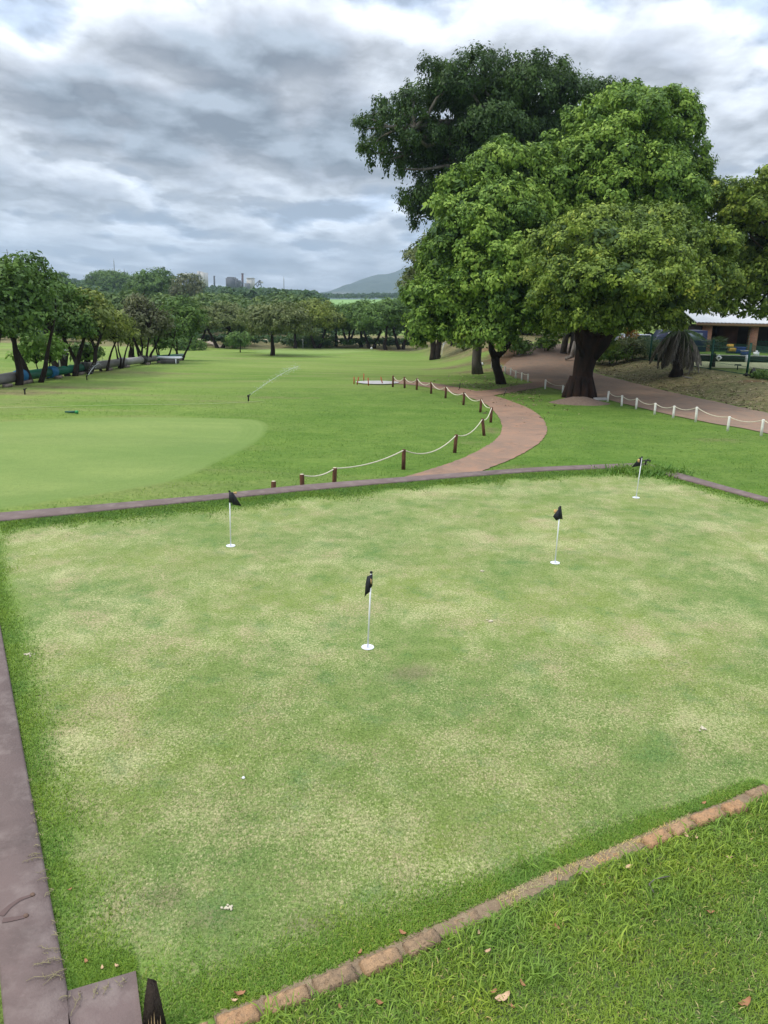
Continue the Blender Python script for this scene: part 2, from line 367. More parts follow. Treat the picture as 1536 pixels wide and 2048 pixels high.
def pave_mat(name, c1, c2, c3, s=1.0):
    mt, nt, N, L, b = mat_base(name); g = G(nt); v = g.pos()
    a = g.noise(v, 0.35 * s, 5, 0.6, 0.3); c = g.noise(v, 2.5 * s, 6, 0.65); d = g.noise(v, 28 * s, 3, 0.7)
    col = g.mix(g.rng(a, 0.38, 0.60), c1, c2); col = g.mix(g.math('MULTIPLY', g.rng(c, 0.48, 0.68), 0.75), col, c3); col = g.mix(g.rng(g.noise(v, 1.1 * s, 6, .7, .6, loc=(3, 3, 0)), .54, .70, 0, .6), col, tuple(x * .62 for x in c2))
    col = g.mix(g.rng(d, 0.6, 0.75, 0, 0.35), col, tuple(min(1, x * 1.5) for x in c1))
    L.new(col, b.inputs['Base Color']); b.inputs['Roughness'].default_value = 0.85; b.inputs['Specular IOR Level'].default_value = 0.25
    L.new(g.bump(d, 0.3, 0.02), b.inputs['Normal']); return mt

M = {}
M['ground'] = ground_mat()
M['turf'] = turf_mat('practice_green_turf'); M['turf_blade'] = turf_mat('practice_green_blades', True)
M['lawn_blade'] = blade_mat('lawn_blade', (0.062, 0.150, 0.018), (0.260, 0.405, 0.060), (0.50, 0.45, 0.22))
M['fringe_blade'] = blade_mat('fringe_blade', (0.055, 0.150, 0.018), (0.20, 0.35, 0.05), (0.38, 0.36, 0.16))
M['lawn_soil'] = simple('lawn_thatch', (0.075, 0.13, 0.03), (0.12, 0.12, 0.06), 9, 0.95, 0.6, 40)
M['path'] = pave_mat('cart_path_paving', (0.285, 0.180, 0.125), (0.215, 0.145, 0.106), (0.32, 0.182, 0.116))
M['road'] = pave_mat('road_asphalt', (0.260, 0.180, 0.128), (0.21, 0.152, 0.115), (0.31, 0.185, 0.12))
M['kerb'] = pave_mat('painted_cement_coping', (0.165, 0.120, 0.112), (0.130, 0.098, 0.090), (0.225, 0.180, 0.165), 2.0)
M['wall'] = simple('plastered_wall', (0.24, 0.19, 0.17), (0.17, 0.14, 0.12), 3, 0.9, 0.2)
M['brick'] = brick_top('worn_clay_brick', (0.46, 0.29, 0.165), (0.29, 0.20, 0.125))
M['soil'] = simple('dry_soil', (0.22, 0.155, 0.10), (0.33, 0.25, 0.16), 16, 0.95, 0.9, 70)
M['white_paint'] = simple('white_painted_timber', (0.78, 0.77, 0.73), (0.66, 0.64, 0.58), 12, 0.55, 0.1)
M['white_plastic'] = simple('white_plastic', (0.80, 0.81, 0.84), (0.74, 0.75, 0.78), 8, 0.3, 0.0, spec=0.5)
M['cup'] = simple('cup_plastic', (0.62, 0.64, 0.76), (0.56, 0.58, 0.70), 20, 0.5)
M['brown_post'] = bark_mat('creosoted_post', (0.17, 0.075, 0.045), (0.10, 0.05, 0.035), 8)
M['rope'] = simple('cream_rope', (0.68, 0.64, 0.50), (0.52, 0.47, 0.36), 40, 0.9, 0.4, 120)
M['black_cloth'] = simple('black_flag_cloth', (0.012, 0.013, 0.018), (0.020, 0.022, 0.030), 30, 0.6, 0.1)
M['grey_cloth'] = simple('flag_cloth_back', (0.035, 0.038, 0.055), (0.028, 0.03, 0.045), 30, 0.7)
M['gold'] = simple('flag_emblem_print', (0.62, 0.36, 0.13), (0.75, 0.52, 0.25), 60, 0.7)
M['black_plastic'] = simple('black_plastic', (0.015, 0.016, 0.015), (0.025, 0.028, 0.022), 10, 0.5)
M['dark_green_paint'] = simple('dark_green_paint', (0.012, 0.085, 0.055), (0.01, 0.06, 0.04), 8, 0.5)
M['bark_dark'] = bark_mat('dark_bark', (0.015, 0.012, 0.010), (0.040, 0.029, 0.022))
M['bark_red'] = bark_mat('reddish_bark', (0.011, 0.009, 0.008), (0.040, 0.022, 0.016), 2.2)
M['bark_grey'] = bark_mat('grey_bark', (0.13, 0.115, 0.10), (0.065, 0.055, 0.045))
M['bark_root'] = bark_mat('grey_root_bark', (0.22, 0.20, 0.18), (0.07, 0.06, 0.05))
M['leaf_green'] = leaf_mat('leaf_fresh_green', (0.034, 0.080, 0.016), (0.140, 0.245, 0.034), (0.290, 0.415, 0.064), (0.32, 0.45, 0.09))
M['leaf_yellow'] = leaf_mat('leaf_yellow_green', (0.038, 0.078, 0.017), (0.150, 0.222, 0.034), (0.285, 0.370, 0.056), (0.50, 0.53, 0.09), 0.96)
M['leaf_fig'] = leaf_mat('leaf_dark_fig', (0.012, 0.028, 0.008), (0.036, 0.076, 0.017), (0.082, 0.145, 0.030), None, trans=0.18, rough=0.5)
M['leaf_dark'] = leaf_mat('leaf_deep_green', (0.038, 0.080, 0.020), (0.085, 0.160, 0.034), (0.155, 0.250, 0.052))
M['leaf_olive'] = leaf_mat('leaf_olive', (0.075, 0.105, 0.024), (0.175, 0.220, 0.045), (0.300, 0.335, 0.075))
M['leaf_grey'] = leaf_mat('leaf_grey_olive', (0.068, 0.088, 0.032), (0.130, 0.160, 0.056), (0.210, 0.235, 0.088))
M['leaf_twig'] = leaf_mat('leaf_sparse_brown', (0.060, 0.068, 0.035), (0.115, 0.125, 0.062), (0.19, 0.20, 0.095))
M['leaf_lime'] = leaf_mat('leaf_lime', (0.07, 0.15, 0.02), (0.14, 0.26, 0.04), (0.24, 0.38, 0.07))
M['leaf_orange'] = leaf_mat('leaf_orange', (0.16, 0.08, 0.02), (0.35, 0.17, 0.03), (0.45, 0.26, 0.05))
M['frond_dead'] = leaf_mat('frond_dead', (0.10, 0.09, 0.075), (0.21, 0.185, 0.155), (0.34, 0.31, 0.27), trans=0.1)
M['frond_green'] = leaf_mat('frond_green', (0.04, 0.08, 0.03), (0.09, 0.15, 0.06), (0.16, 0.22, 0.10))
M['dead_wood'] = bark_mat('dead_wood', (0.30, 0.28, 0.26), (0.12, 0.10, 0.09), 6)
M['fallen_leaf'] = simple('fallen_leaf', (0.36, 0.17, 0.085), (0.24, 0.12, 0.06), 30, 0.7)
M['fallen_pale'] = simple('fallen_leaf_pale', (0.62, 0.42, 0.26), (0.42, 0.27, 0.17), 30, 0.7)
M['sand'] = simple('sand', (0.62, 0.56, 0.42), (0.48, 0.43, 0.32), 30, 0.95, 0.5)
M['mound'] = simple('loose_soil', (0.20, 0.15, 0.115), (0.14, 0.10, 0.08), 10, 0.95, 0.6)
M['pale_concrete'] = simple('pale_concrete', (0.48, 0.47, 0.46), (0.36, 0.33, 0.32), 3, 0.5, 0.1)
M['red_paint'] = simple('orange_red_stake', (0.42, 0.085, 0.035), (0.33, 0.07, 0.03), 8, 0.6)
M['dirt_track'] = simple('dirt_track', (0.42, 0.35, 0.27), (0.34, 0.27, 0.2), 1.0, 0.95, 0.3)

# ------------------------------------------------------------------ ground sheet
def axis(lo, hi, c0, c1, step, grow):
    a = list(np.arange(c0, c1 + 1e-6, step)); s = step
    x = a[-1]
    while x < hi: s *= grow; x += s; a.append(x)
    x = a[0]; s = step; pre = []
    while x > lo: s *= grow; x -= s; pre.append(x)
    return np.array(pre[::-1] + a)
DRY = []      # (x, y, rx, ry, strength, channel)
def spot(px, py, rx, ry, s=1.0, ch=0):
    p = gp(px, py); DRY.append((p[0], p[1], rx, ry, s, ch))
def mask(x, y):
    m_ = np.zeros(x.shape + (4,)); m_[..., 3] = 1
    for (cx, cy, rx, ry, s, ch) in DRY:
        d = ((x - cx) / rx) ** 2 + ((y - cy) / ry) ** 2
        m_[..., ch] = np.maximum(m_[..., ch], s * np.exp(-d))
    # dry bank right of the road, far rough under the trees
    rr = x - road_right(y)
    m_[..., 0] = np.maximum(m_[..., 0], 0.78 * sst(-0.3, 0.6, rr) * (1 - sst(5.0, 8.5, rr)) * (1 - sst(62, 80, y)))
    m_[..., 0] = np.maximum(m_[..., 0], 0.85 * sst(112, 122, y) * (1 - sst(165, 190, y)))
    m_[..., 0] = np.maximum(m_[..., 0], 0.95 * sst(70, 84, y) * sst(2, 9, x) * (1 - sst(140, 170, y)))
    # lush lawn beside the path
    lush = sst(-9, 1, x + 0.25 * (y - 20)) * (1 - sst(38, 46, y)) * (1 - sst(0, 2.0, rr))
    m_[..., 1] = np.maximum(m_[..., 1], 0.75 * lush)
    m_[..., 1] = np.maximum(m_[..., 1], 0.30 * sst(6, 8.5, rr) * (1 - sst(80, 90, y)))
    return m_
for q in [(905, 735, 3.5, 2.6, .8), (960, 742, 2.6, 2.0, .95), (860, 752, 2.0, 0.9, .7), (800, 760, 3.0, .8, .6), (990, 720, 2.5, 4, .9), (960, 700, 5, 4, .8),
          (430, 802, 3.2, .9, .55), (560, 795, 3.5, .7, .5), (490, 718, 5.0, .9, .75), (120, 775, 5, 1.2, .75), (30, 785, 4, 1.6, .8), (250, 745, 8, 1.5, .6),
          (930, 880, 1.0, 1.6, .45), (985, 860, .5, 1.2, .6), (1040, 935, 1.2, .8, .5), (1440, 880, 1.6, .8, .55), (300, 765, 7, 1.6, .45), (200, 790, 9, 1.2, .35), (700, 850, 0.1, 0.1, 0),
          (880, 690, 8, 4, .6), (430, 690, 8, 4, .5), (760, 690, 8, 4, .55), (60, 700, 10, 8, .55), (1350, 757, 2.4, 1.4, .9), (1010, 800, 1.2, .35, .7)]:
    spot(*q)
for q in [(1020, 712, 2.0, 6, 1.0), (1350, 752, 1.5, .9, .55), (1510, 762, 1.6, 1.0, .6), (1160, 797, 1.2, .6, .8), (540, 712, 3.0, .5, .8), (1010, 690, 3, 5, .8), (560, 800, 1.0, .2, .3), (60, 828, 1.8, .25, .7)]:
    spot(*q, ch=2)
def make_ground():
    xs = axis(-3500, 3500, -34, 30, 0.55, 1.07); ys = axis(-400, 5200, 6, 84, 0.55, 1.07)
    X, Y = np.meshgrid(xs, ys); Z = H(X, Y)
    nx, ny = len(xs), len(ys)
    V = np.stack([X, Y, Z], -1).reshape(-1, 3)
    i = np.arange(ny - 1)[:, None] * nx; j = np.arange(nx - 1)[None, :]
    Q = np.stack([i + j, i + j + 1, i + nx + j + 1, i + nx + j], -1).reshape(-1, 4)
    mb = MB(); mb.add(V, Q); o = mb.build('ground', M['ground'], smooth=True)
    a = o.data.attributes.new('mask', 'FLOAT_COLOR', 'POINT'); a.data.foreach_set('color', mask(X, Y).reshape(-1).astype(np.float32))
    tag(o, 'rolling mown fairway grass of the golf course around the raised practice green', kind='structure')
make_ground()

def smooth_line(P, n=8):
    P = np.asarray(P, float); out = []
    for i in range(len(P) - 1):
        p0 = P[max(i - 1, 0)]; p1 = P[i]; p2 = P[i + 1]; p3 = P[min(i + 2, len(P) - 1)]
        for k in range(n):
            t = k / n
            out.append(0.5 * ((2 * p1) + (-p0 + p2) * t + (2 * p0 - 5 * p1 + 4 * p2 - p3) * t * t + (-p0 + 3 * p1 - 3 * p2 + p3) * t ** 3))
    out.append(P[-1]); return np.array(out)
def strip(name, left, right, mat, dz, n=14, m_=8, rough=0.014, label=None, kind='structure'):
    """paved ribbon between two edge lines lying on the terrain"""
    l = smooth_line(left, n); r = smooth_line(right, n)
    k = max(len(l), len(r))
    def res(a):
        d = np.concatenate([[0], np.cumsum(np.linalg.norm(np.diff(a, axis=0), axis=1))]); t = np.linspace(0, d[-1], k)
        return np.stack([np.interp(t, d, a[:, 0]), np.interp(t, d, a[:, 1])], 1)
    l = res(l[:, :2]); r = res(r[:, :2])
    if rough:
        l = l + RNG.normal(0, rough, l.shape); r = r + RNG.normal(0, rough, r.shape)
    t = np.linspace(0, 1, m_)[None, :, None]
    P = l[:, None, :] * (1 - t) + r[:, None, :] * t
    Z = H(P[..., 0], P[..., 1]) + dz
    V = np.concatenate([P, Z[..., None]], -1).reshape(-1, 3)
    i = np.arange(k - 1)[:, None] * m_; j = np.arange(m_ - 1)[None, :]
    Q = np.stack([i + j, i + j + 1, i + m_ + j + 1, i + m_ + j], -1).reshape(-1, 4)
    o = MB().add(V, Q).build(name, mat, smooth=True)
    return tag(o, label, kind=kind)
g2 = lambda *q: [gp(x, y)[:2] for x, y in q]
# cart path: from the wall round the bend to its fork, on to the concrete patch and to the road
strip('path', [at(762, 966, -1.75)] + g2((800, 957), (860, 940), (930, 915), (985, 885), (1003, 862), (1000, 840), (985, 820), (962, 804), (920, 790), (870, 778), (820, 770), (780, 768)),
      [at(930, 962, -1.75)] + g2((962, 944), (1010, 925), (1050, 905), (1080, 885), (1094, 862), (1085, 838), (1062, 820), (1030, 806), (985, 791), (930, 778), (860, 766), (790, 760)), M['path'], 0.022, label='reddish brown paved cart path curving down from the fork to the wall')
strip('path', g2((955, 797), (985, 792), (1030, 784), (1085, 775), (1105, 770)), g2((950, 783), (985, 780), (1035, 771), (1080, 763), (1102, 757)), M['path'], 0.030, label='short arm of the cart path joining the road')
left_edge = [(15.6, 18), (14.6, 28.4), (13.2, 31.6), (11.9, 35.5), (10.9, 39.5), (9.5, 43.5), (8.9, 47.5), (8.3, 53.6), (9.0, 60), (12.5, 68), (19, 78), (30, 92)]
right_edge = [(float(road_right(y)) + 0.15, y) for y in (18, 28, 33, 38, 44, 49, 54, 59, 65, 72, 82)]
strip('road', left_edge, right_edge, M['road'], 0.025, rough=0.03, label='brown asphalt road curving up behind the big trunk')
pc = gp(748, 766)
th = np.linspace(0, 2 * PI, 41)[:-1]
V = [(pc[0] + 1.25 * math.cos(a) * (1 + .06 * math.sin(3 * a)) + .2, pc[1] + 1.15 * math.sin(a), 0) for a in th]; V = [(a, b, float(H(a, b)) + 0.05) for a, b, c in V]
V.append((pc[0], pc[1], pc[2] + 0.05)); o = MB().add(V, None, [(k, (k + 1) % 40, 40) for k in range(40)]).build('concrete_patch', M['pale_concrete']); tag(o, 'fresh pale concrete end of the cart path ringed by red stakes', kind='structure')

def disc_sheet(name, outline, mat, dz, label, rings=26):
    O = smooth_line(list(outline) + [outline[0]], 8)[:-1]; c = O.mean(0); k = len(O)
    V = []; E = []
    for r in range(rings + 1):
        f = r / rings; f = f ** 0.6
        P = c + (O - c) * f
        V.append(np.stack([P[:, 0], P[:, 1], H(P[:, 0], P[:, 1]) + (dz + .012) * min(1, (1 - f) * 40) - .012], 1)); E += [f] * k
    V = np.vstack(V)
    i = np.arange(rings)[:, None] * k; j = np.arange(k)[None, :]
    Q = np.stack([i + j, i + k + j, i + k + (j + 1) % k, i + (j + 1) % k], -1).reshape(-1, 4)
    o = MB().add(V, Q).build(name, mat, smooth=True)
    a = o.data.attributes.new('inside', 'FLOAT', 'POINT'); a.data.foreach_set('value', 1 - np.array(E, np.float32))
    a = o.data.attributes.new('mask', 'FLOAT_COLOR', 'POINT'); a.data.foreach_set('color', mask(V[:, 0], V[:, 1]).reshape(-1).astype(np.float32))
    return tag(o, label, kind='structure')
disc_sheet('golf_green', [gp(*q)[:2] for q in [(-420, 880), (-250, 852), (0, 843), (150, 836), (300, 834), (430, 836), (520, 840), (543, 856), (520, 885), (455, 920), (360, 962), (250, 985), (120, 1005), (-60, 1030), (-400, 1050)]],
           M['ground'], 0.02, 'large pale close mown golf green at the left below the wall')
disc_sheet('golf_green', [gp(*q)[:2] for q in [(505, 706), (520, 700), (580, 696), (650, 696), (740, 698), (760, 702), (700, 706), (600, 709)]], M['ground'], 0.03, 'small distant pale golf green with a flagstick in front of the tree line')
# tan dirt track on the far bank and pale road behind the trees
strip('dirt_track', g2((398, 676), (410, 683), (425, 690), (436, 696)), g2((408, 676), (424, 683), (440, 690), (452, 696)), M['dirt_track'], 0.05, rough=0.1, label='pale dirt track running down the far bank')
strip('dirt_track', [(-75, 137), (-40, 139), (0, 141), (40, 146)], [(-75, 143), (-40, 145), (0, 147), (40, 152)], M['dirt_track'], 0.08, rough=0.2, label='pale gravel road crossing behind the far trees')

# ------------------------------------------------------------------ practice green terrace
inner = [at(128, 1945), at(75, 1700), at(30, 1440), at(0, 1250), (-5.02, 9.42), at(0, 1045), at(400, 1005), at(600, 985), at(800, 967), at(1080, 945), at(1266, 937), at(1300, 945), at(1536, 1006)]
a0 = np.array(at(128, 1945)); a1 = np.array(at(0, 1250)); vl = (a1 - a0) / np.linalg.norm(a1 - a0); nl = np.array((-vl[1], vl[0]))     # along the left wall, outwards
far_in = [np.array(p) for p in [at(0, 1045), at(400, 1005), at(600, 985), at(800, 967), at(1080, 945), at(1275, 937)]]
far_out = [np.array(p) for p in [at(0, 1029.5), at(400, 995), at(600, 974), at(800, 958), at(1080, 937.5), at(1290, 929)]]
ri = [np.array(at(1275, 937)), np.array(at(1536, 1007))]; ro = [np.array(at(1290, 929)), np.array(at(1536, 999))]
dr = (ri[1] - ri[0]) / np.linalg.norm(ri[1] - ri[0]); ri.append(ri[1] + dr * 5.5); ro.append(ro[1] + dr * 5.5)
left_far = a0 + vl * 7.75
CW = 0.245
def slab(P, top, bottom, mb):
    """extrude a quad (4 xy points, ccw) between two heights"""
    P = [tuple(p[:2]) for p in P]
    V = [(x, y, bottom) for x, y in P] + [(x, y, top) for x, y in P]; n = len(P)
    mb.add(V, [(0, 1, 2, 3)[::-1], (4, 5, 6, 7)] + [(k, (k + 1) % 4, 4 + (k + 1) % 4, 4 + k) for k in range(4)])
wall = empty('retaining_wall', (a0[0], a0[1], -1.0), 'low purplish brown plastered wall with smooth coping around the practice green', 'wall')
def local(o, par):
    o.parent = par; o.matrix_parent_inverse = Matrix.Translation(-Vector(par.location)); return o
TOP = 0.035
def wall_run(I, O, name, flip=False):
    I = smooth_line([p[:2] for p in I], 6); O = smooth_line([p[:2] for p in O], 6); n = len(I)
    mb = MB(); k = n
    for (zt, zb, shrink, mbx) in ((TOP, -0.05, 0.0, mb),):
        V = []
        bev = 0.012
        for a, b in zip(I, O):
            d = (b - a) / np.linalg.norm(b - a)
            V += [(*a, zb), (*a, zt - bev), (*(a + d * bev), zt), (*(b - d * bev), zt), (*b, zt - bev), (*b, zb)]
        V = np.array(V); V[:, 2] += 0
        Q = []
        for i in range(k - 1):
            for j in range(6):
                Q.append((i * 6 + j, i * 6 + (j + 1) % 6, (i + 1) * 6 + (j + 1) % 6, (i + 1) * 6 + j))
        Q += [(0, 1, 2, 5), (2, 3, 4, 5), tuple((k - 1) * 6 + j for j in (5, 2, 1, 0)), tuple((k - 1) * 6 + j for j in (5, 4, 3, 2))]
        mbx.add(V, Q)
    o = mb.build('coping', M['kerb'], None); local(o, wall)
    mb = MB(); V = []
    for a, b in zip(I, O):
        d = (b - a) / np.linalg.norm(b - a)
        V += [(*(a + d * 0.03), -2.2), (*(a + d * 0.03), -0.053), (*(b - d * 0.03), -0.053), (*(b - d * 0.03), -2.2)]
    Q = [(i * 4 + j, i * 4 + (j + 1) % 4, (i + 1) * 4 + (j + 1) % 4, (i + 1) * 4 + j) for i in range(k - 1) for j in range(4)]
    mb.add(np.array(V), Q); o = mb.build('wall_face', M['wall'], None); local(o, wall)
lw_i = [a0 - vl * 1.6, a0 + vl * 2, a0 + vl * 4, a0 + vl * 6, left_far]
wall_run(lw_i, [p + nl * CW for p in lw_i], 'left')
wall_run([left_far + np.array((0.02, 0.02))] + far_in, [left_far + nl * CW + vl * 0.36 + np.array((0.0, 0.0))] + far_out, 'far')
wall_run([ri[0] + dr * .02, ri[1], ri[2]], [ro[0] + dr * .02 * 0 + dr * 0.02, ro[1], ro[2]], 'right')
# short return of the wall at the bottom left
c0_, c1_ = np.array(at(137, 1990)), np.array(at(272, 1950)); dd = (c1_ - c0_) / np.linalg.norm(c1_ - c0_); pn = np.array((dd[1], -dd[0]))
s0 = a0 - vl * 0.0
wall_run([c0_ + dd * 0.0, c1_], [c0_ + pn * 0.34, c1_ + pn * 0.34], 'return')
for q in ((65, 1790), (52, 1832)):
    x, y = at(*q, TOP); mb = MB(); mb.tube([(x, y, TOP), (x, y, TOP + 0.006)], [0.013, 0.011], 12); o = mb.build('bolt', simple('rusty_bolt', (0.10, 0.065, 0.05), (0.16, 0.10, 0.07), 80, 0.8), None); local(o, wall)
def stain(pts, w, name):
    P = [np.array(at(*q, TOP)) for q in pts]; P = smooth_line(P, 5); V = []
    for i, p in enumerate(P):
        t = P[min(i + 1, len(P) - 1)] - P[max(i - 1, 0)]; t /= np.linalg.norm(t); nrm = np.array((-t[1], t[0])); ww = w * (0.6 + 0.6 * i / len(P)) * (1 + .2 * random.random())
        V += [(*(p + nrm * ww), TOP + 0.0035), (*(p - nrm * ww), TOP + 0.0035)]
    o = MB().add(V, [(2 * i, 2 * i + 1, 2 * i + 3, 2 * i + 2) for i in range(len(P) - 1)]).build('rust_streak', M['stain'], None); local(o, wall)
M['stain'] = simple('rust_streak_on_coping', (0.105, 0.066, 0.060), (0.125, 0.085, 0.078), 30, 0.8)
stain([(62, 1792), (40, 1800), (18, 1815), (2, 1832)], 0.012, 'a'); stain([(50, 1834), (30, 1838), (5, 1842)], 0.013, 'b')

# turf sheets: practice green polygon + lawn polygon
brick_px = [(200, 2120), (431, 2048), (527, 2012), (626, 1972), (717, 1934), (806, 1896), (880, 1862), (1000, 1806), (1100, 1758), (1200, 1718), (1290, 1680), (1384, 1638), (1447, 1616), (1536, 1575)]
brick_line = [np.array(at(*q)) for q in brick_px]
bd = (brick_line[-1] - brick_line[-4]); bd /= np.linalg.norm(bd); brick_line.append(brick_line[-1] + bd * 6.3)
bd0 = np.array((0.87, 0.49)); brick_line.insert(0, brick_line[0] - bd0 * 1.2)
WEAR = [(150, 1150, 60, 25, .8), (240, 1170, 80, 30, .7), (150, 1270, 60, 45, 1), (230, 1230, 60, 30, .6), (180, 1460, 90, 60, .9), (230, 1530, 60, 30, .9), (450, 1620, 110, 50, .9), (150, 1070, 80, 15, .9), (90, 1090, 60, 12, .6), (600, 1290, 120, 60, .5), (360, 1230, 120, 60, .5),
        (340, 1900, 60, 50, .8), (860, 1230, 60, 20, .8), (1040, 1490, 100, 30, .8), (1430, 1245, 90, 25, .8), (1250, 1300, 130, 50, .6), (1400, 1450, 120, 40, .8), (1030, 1080, 120, 20, .7), (700, 1060, 200, 15, .5), (900, 980, 300, 8, .9), (1350, 980, 150, 10, .8), (1100, 1050, 200, 12, .6), (1300, 1050, 200, 15, .5), (700, 1660, 120, 50, .5), (1160, 1500, 60, 25, .5), (600, 1120, 200, 25, .4), (1480, 1120, 90, 30, .6), (60, 1076, 55, 5, 1.4)]
DARKW = [(330, 1790, 70, 60, .9), (400, 1850, 120, 60, .7), (640, 1850, 90, 40, .9), (720, 1780, 60, 20, .5), (820, 1340, 60, 25, .5), (1080, 1580, 70, 25, .6), (560, 1480, 70, 30, .4), (900, 1680, 120, 40, .5), (1240, 1560, 120, 30, .5)]
def wear_at(P, lst):
    o_ = np.zeros(len(P))
    for (px, py, rx, ry, s_) in lst:
        c = np.array(at(px, py)); wx = abs(at(px + rx, py)[0] - c[0]); wy = abs(at(px, py - ry)[1] - c[1]); o_ = np.maximum(o_, s_ * np.exp(-((P[:, 0] - c[0]) / wx) ** 2 - ((P[:, 1] - c[1]) / wy) ** 2))
    return o_ - 0.28
def fill_sheet(name, poly, mat, z, step, label, edge_lines=None, ew=0.35):
    """regular grid clipped to a polygon by snapping: built with bmesh"""
    import bmesh
    bm = bmesh.new(); vs = [bm.verts.new((p[0], p[1], z)) for p in poly]; bm.faces.new(vs)
    lo = np.min(poly, 0); hi = np.max(poly, 0)
    for ax in (0, 1):
        c = lo[ax] + step
        while c < hi[ax]:
            co = [0, 0, 0]; co[ax] = c; no = [0, 0, 0]; no[ax] = 1
            bmesh.ops.bisect_plane(bm, geom=bm.verts[:] + bm.edges[:] + bm.faces[:], plane_co=co, plane_no=no); c += step
    me = bpy.data.meshes.new(name); bm.to_mesh(me); bm.free(); me.materials.append(mat)
    n = len(me.vertices); co = np.zeros(n * 3, np.float32); me.vertices.foreach_get('co', co); co = co.reshape(-1, 3)
    if edge_lines is not None:
        e = 1 - np.clip(line_dist(co[:, :2], edge_lines) / ew, 0, 1) * 0.5 * 1.0
        e = np.clip(1 - line_dist(co[:, :2], edge_lines) / (2 * ew), 0, 1)
        for nm, ls in (('wear', WEAR), ('dark_wear', DARKW)):
            a = me.attributes.new(nm, 'FLOAT', 'POINT'); a.data.foreach_set('value', wear_at(co[:, :2], ls).astype(np.float32))
        a = me.attributes.new('edge', 'FLOAT', 'POINT'); a.data.foreach_set('value', e.astype(np.float32))
    if me.polygons and me.polygons[0].normal.z < 0: me.flip_normals()
    o = bpy.data.objects.new(name, me); COL.objects.link(o); return tag(o, label, kind='structure')
def line_dist(P, lines):
    best = np.full(len(P), 1e9)
    for (w, ln) in lines:
        ln = [np.array(q[:2]) for q in ln]
        for a, b in zip(ln[:-1], ln[1:]):
            ab = b - a; t = np.clip(((P - a) @ ab) / (ab @ ab), 0, 1); d = np.linalg.norm(P - (a + t[:, None] * ab), axis=1) / w
            best = np.minimum(best, d)
    return best
lcorner = a0 - vl * 0.12
EDGE = [(.62, [lcorner, left_far]), (1.6, [left_far] + far_in), (1.1, ri), (.75, brick_line[1:6]), (.35, brick_line[5:]), (.8, [at(137, 1990), at(272, 1950), at(285, 2048)])]
green_poly = [c0_, c0_ * 0 + lcorner, left_far] + far_in + [ri[1], ri[2]]
bl = brick_line[::-1]
cut = [p for p in brick_line[::-1]]
# right end: where the brick line reaches the right kerb
green_poly = green_poly[:]; green_poly[-1] = ri[2]
green_poly += [p for p in brick_line[::-1][0:]] + [c1_ + pn * 0.6, c1_]
fill_sheet('putting_green', [tuple(p) for p in green_poly], M['turf'], 0.0, 0.16, 'raised practice putting green of worn patchy turf', EDGE, 0.24)
lawn_poly = [tuple(p) for p in brick_line] + [(9.5, 2.0), (9.0, -6), (-3, -6), (-1.6, 0.5)]
fill_sheet('lawn', lawn_poly, M['lawn_soil'], 0.004, 0.5, 'lush foreground lawn below the brick edging')

# ------------------------------------------------------------------ grass blades
def in_poly(P, poly):
    poly = np.asarray([p[:2] for p in poly]); c = np.zeros(len(P), bool); n = len(poly)
    for i in range(n):
        a = poly[i]; b = poly[(i + 1) % n]
        k = ((a[1] > P[:, 1]) != (b[1] > P[:, 1])) & (P[:, 0] < (b[0] - a[0]) * (P[:, 1] - a[1]) / (b[1] - a[1] + 1e-12) + a[0]); c ^= k
    return c
def blades(P, length, width, z, lean=0.6, bend=0.5, tint=None, seg=2, flat=0.0):
    n = len(P); ang = RNG.random(n) * 2 * PI; ln = length * (0.55 + 0.9 * RNG.random(n)); lean_ = lean * (0.3 + RNG.random(n))
    d = np.stack([np.cos(ang), np.sin(ang)], 1); wv = np.stack([-np.sin(ang), np.cos(ang)], 1)
    tw = RNG.normal(0, 0.5, n); wv = wv * np.cos(tw)[:, None] + d * np.sin(tw)[:, None]
    w = width * (0.6 + 0.8 * RNG.random(n))
    z = np.broadcast_to(z, (n,))
    def pt(f, a):
        r = ln * f * np.sin(a); h = ln * f * np.cos(a); return np.concatenate([P + d * r[:, None], (z + h)[:, None]], 1)
    W = np.concatenate([wv * w[:, None] * 0.5, np.zeros((n, 1))], 1)
    b = np.concatenate([P, (z - 0.002)[:, None]], 1)
    tint = RNG.random(n) if tint is None else tint
    i = np.arange(n)
    if seg == 1:
        tip = pt(1.0, lean_); V = np.concatenate([b - W, b + W, tip]); return V, None, np.stack([i, i + n, i + 2 * n], 1), tint
    m1 = pt(0.5, lean_); a2 = lean_ + bend * (0.4 + RNG.random(n)); tip = m1 + np.concatenate([d * (ln * 0.5 * np.sin(a2))[:, None], (ln * 0.5 * np.cos(a2))[:, None]], 1)
    V = np.concatenate([b - W, b + W, m1 + W * 0.85, m1 - W * 0.85, tip])
    return V, np.stack([i, i + n, i + 2 * n, i + 3 * n], 1), np.stack([i + 3 * n, i + 2 * n, i + 4 * n], 1), tint
def blade_obj(name, parts, mat, label):
    mb = MB()
    for V, Q, T, t in parts:
        mb.v.append(V)
        if Q is not None: mb.q.append(Q + mb.n); mb.at.append(t)
        mb.t.append(T + mb.n); mb.att.append(t); mb.n += len(V)
    o = mb.build(name, mat, attr='tint'); return tag(o, label, kind='stuff')
def scatter(poly, n):
    poly_ = np.asarray([p[:2] for p in poly]); lo = poly_.min(0); hi = poly_.max(0); out = []
    got = 0
    while got < n:
        P = lo + RNG.random((n * 2, 2)) * (hi - lo); P = P[in_poly(P, poly_)]; out.append(P); got += len(P)
    return np.vstack(out)[:n]
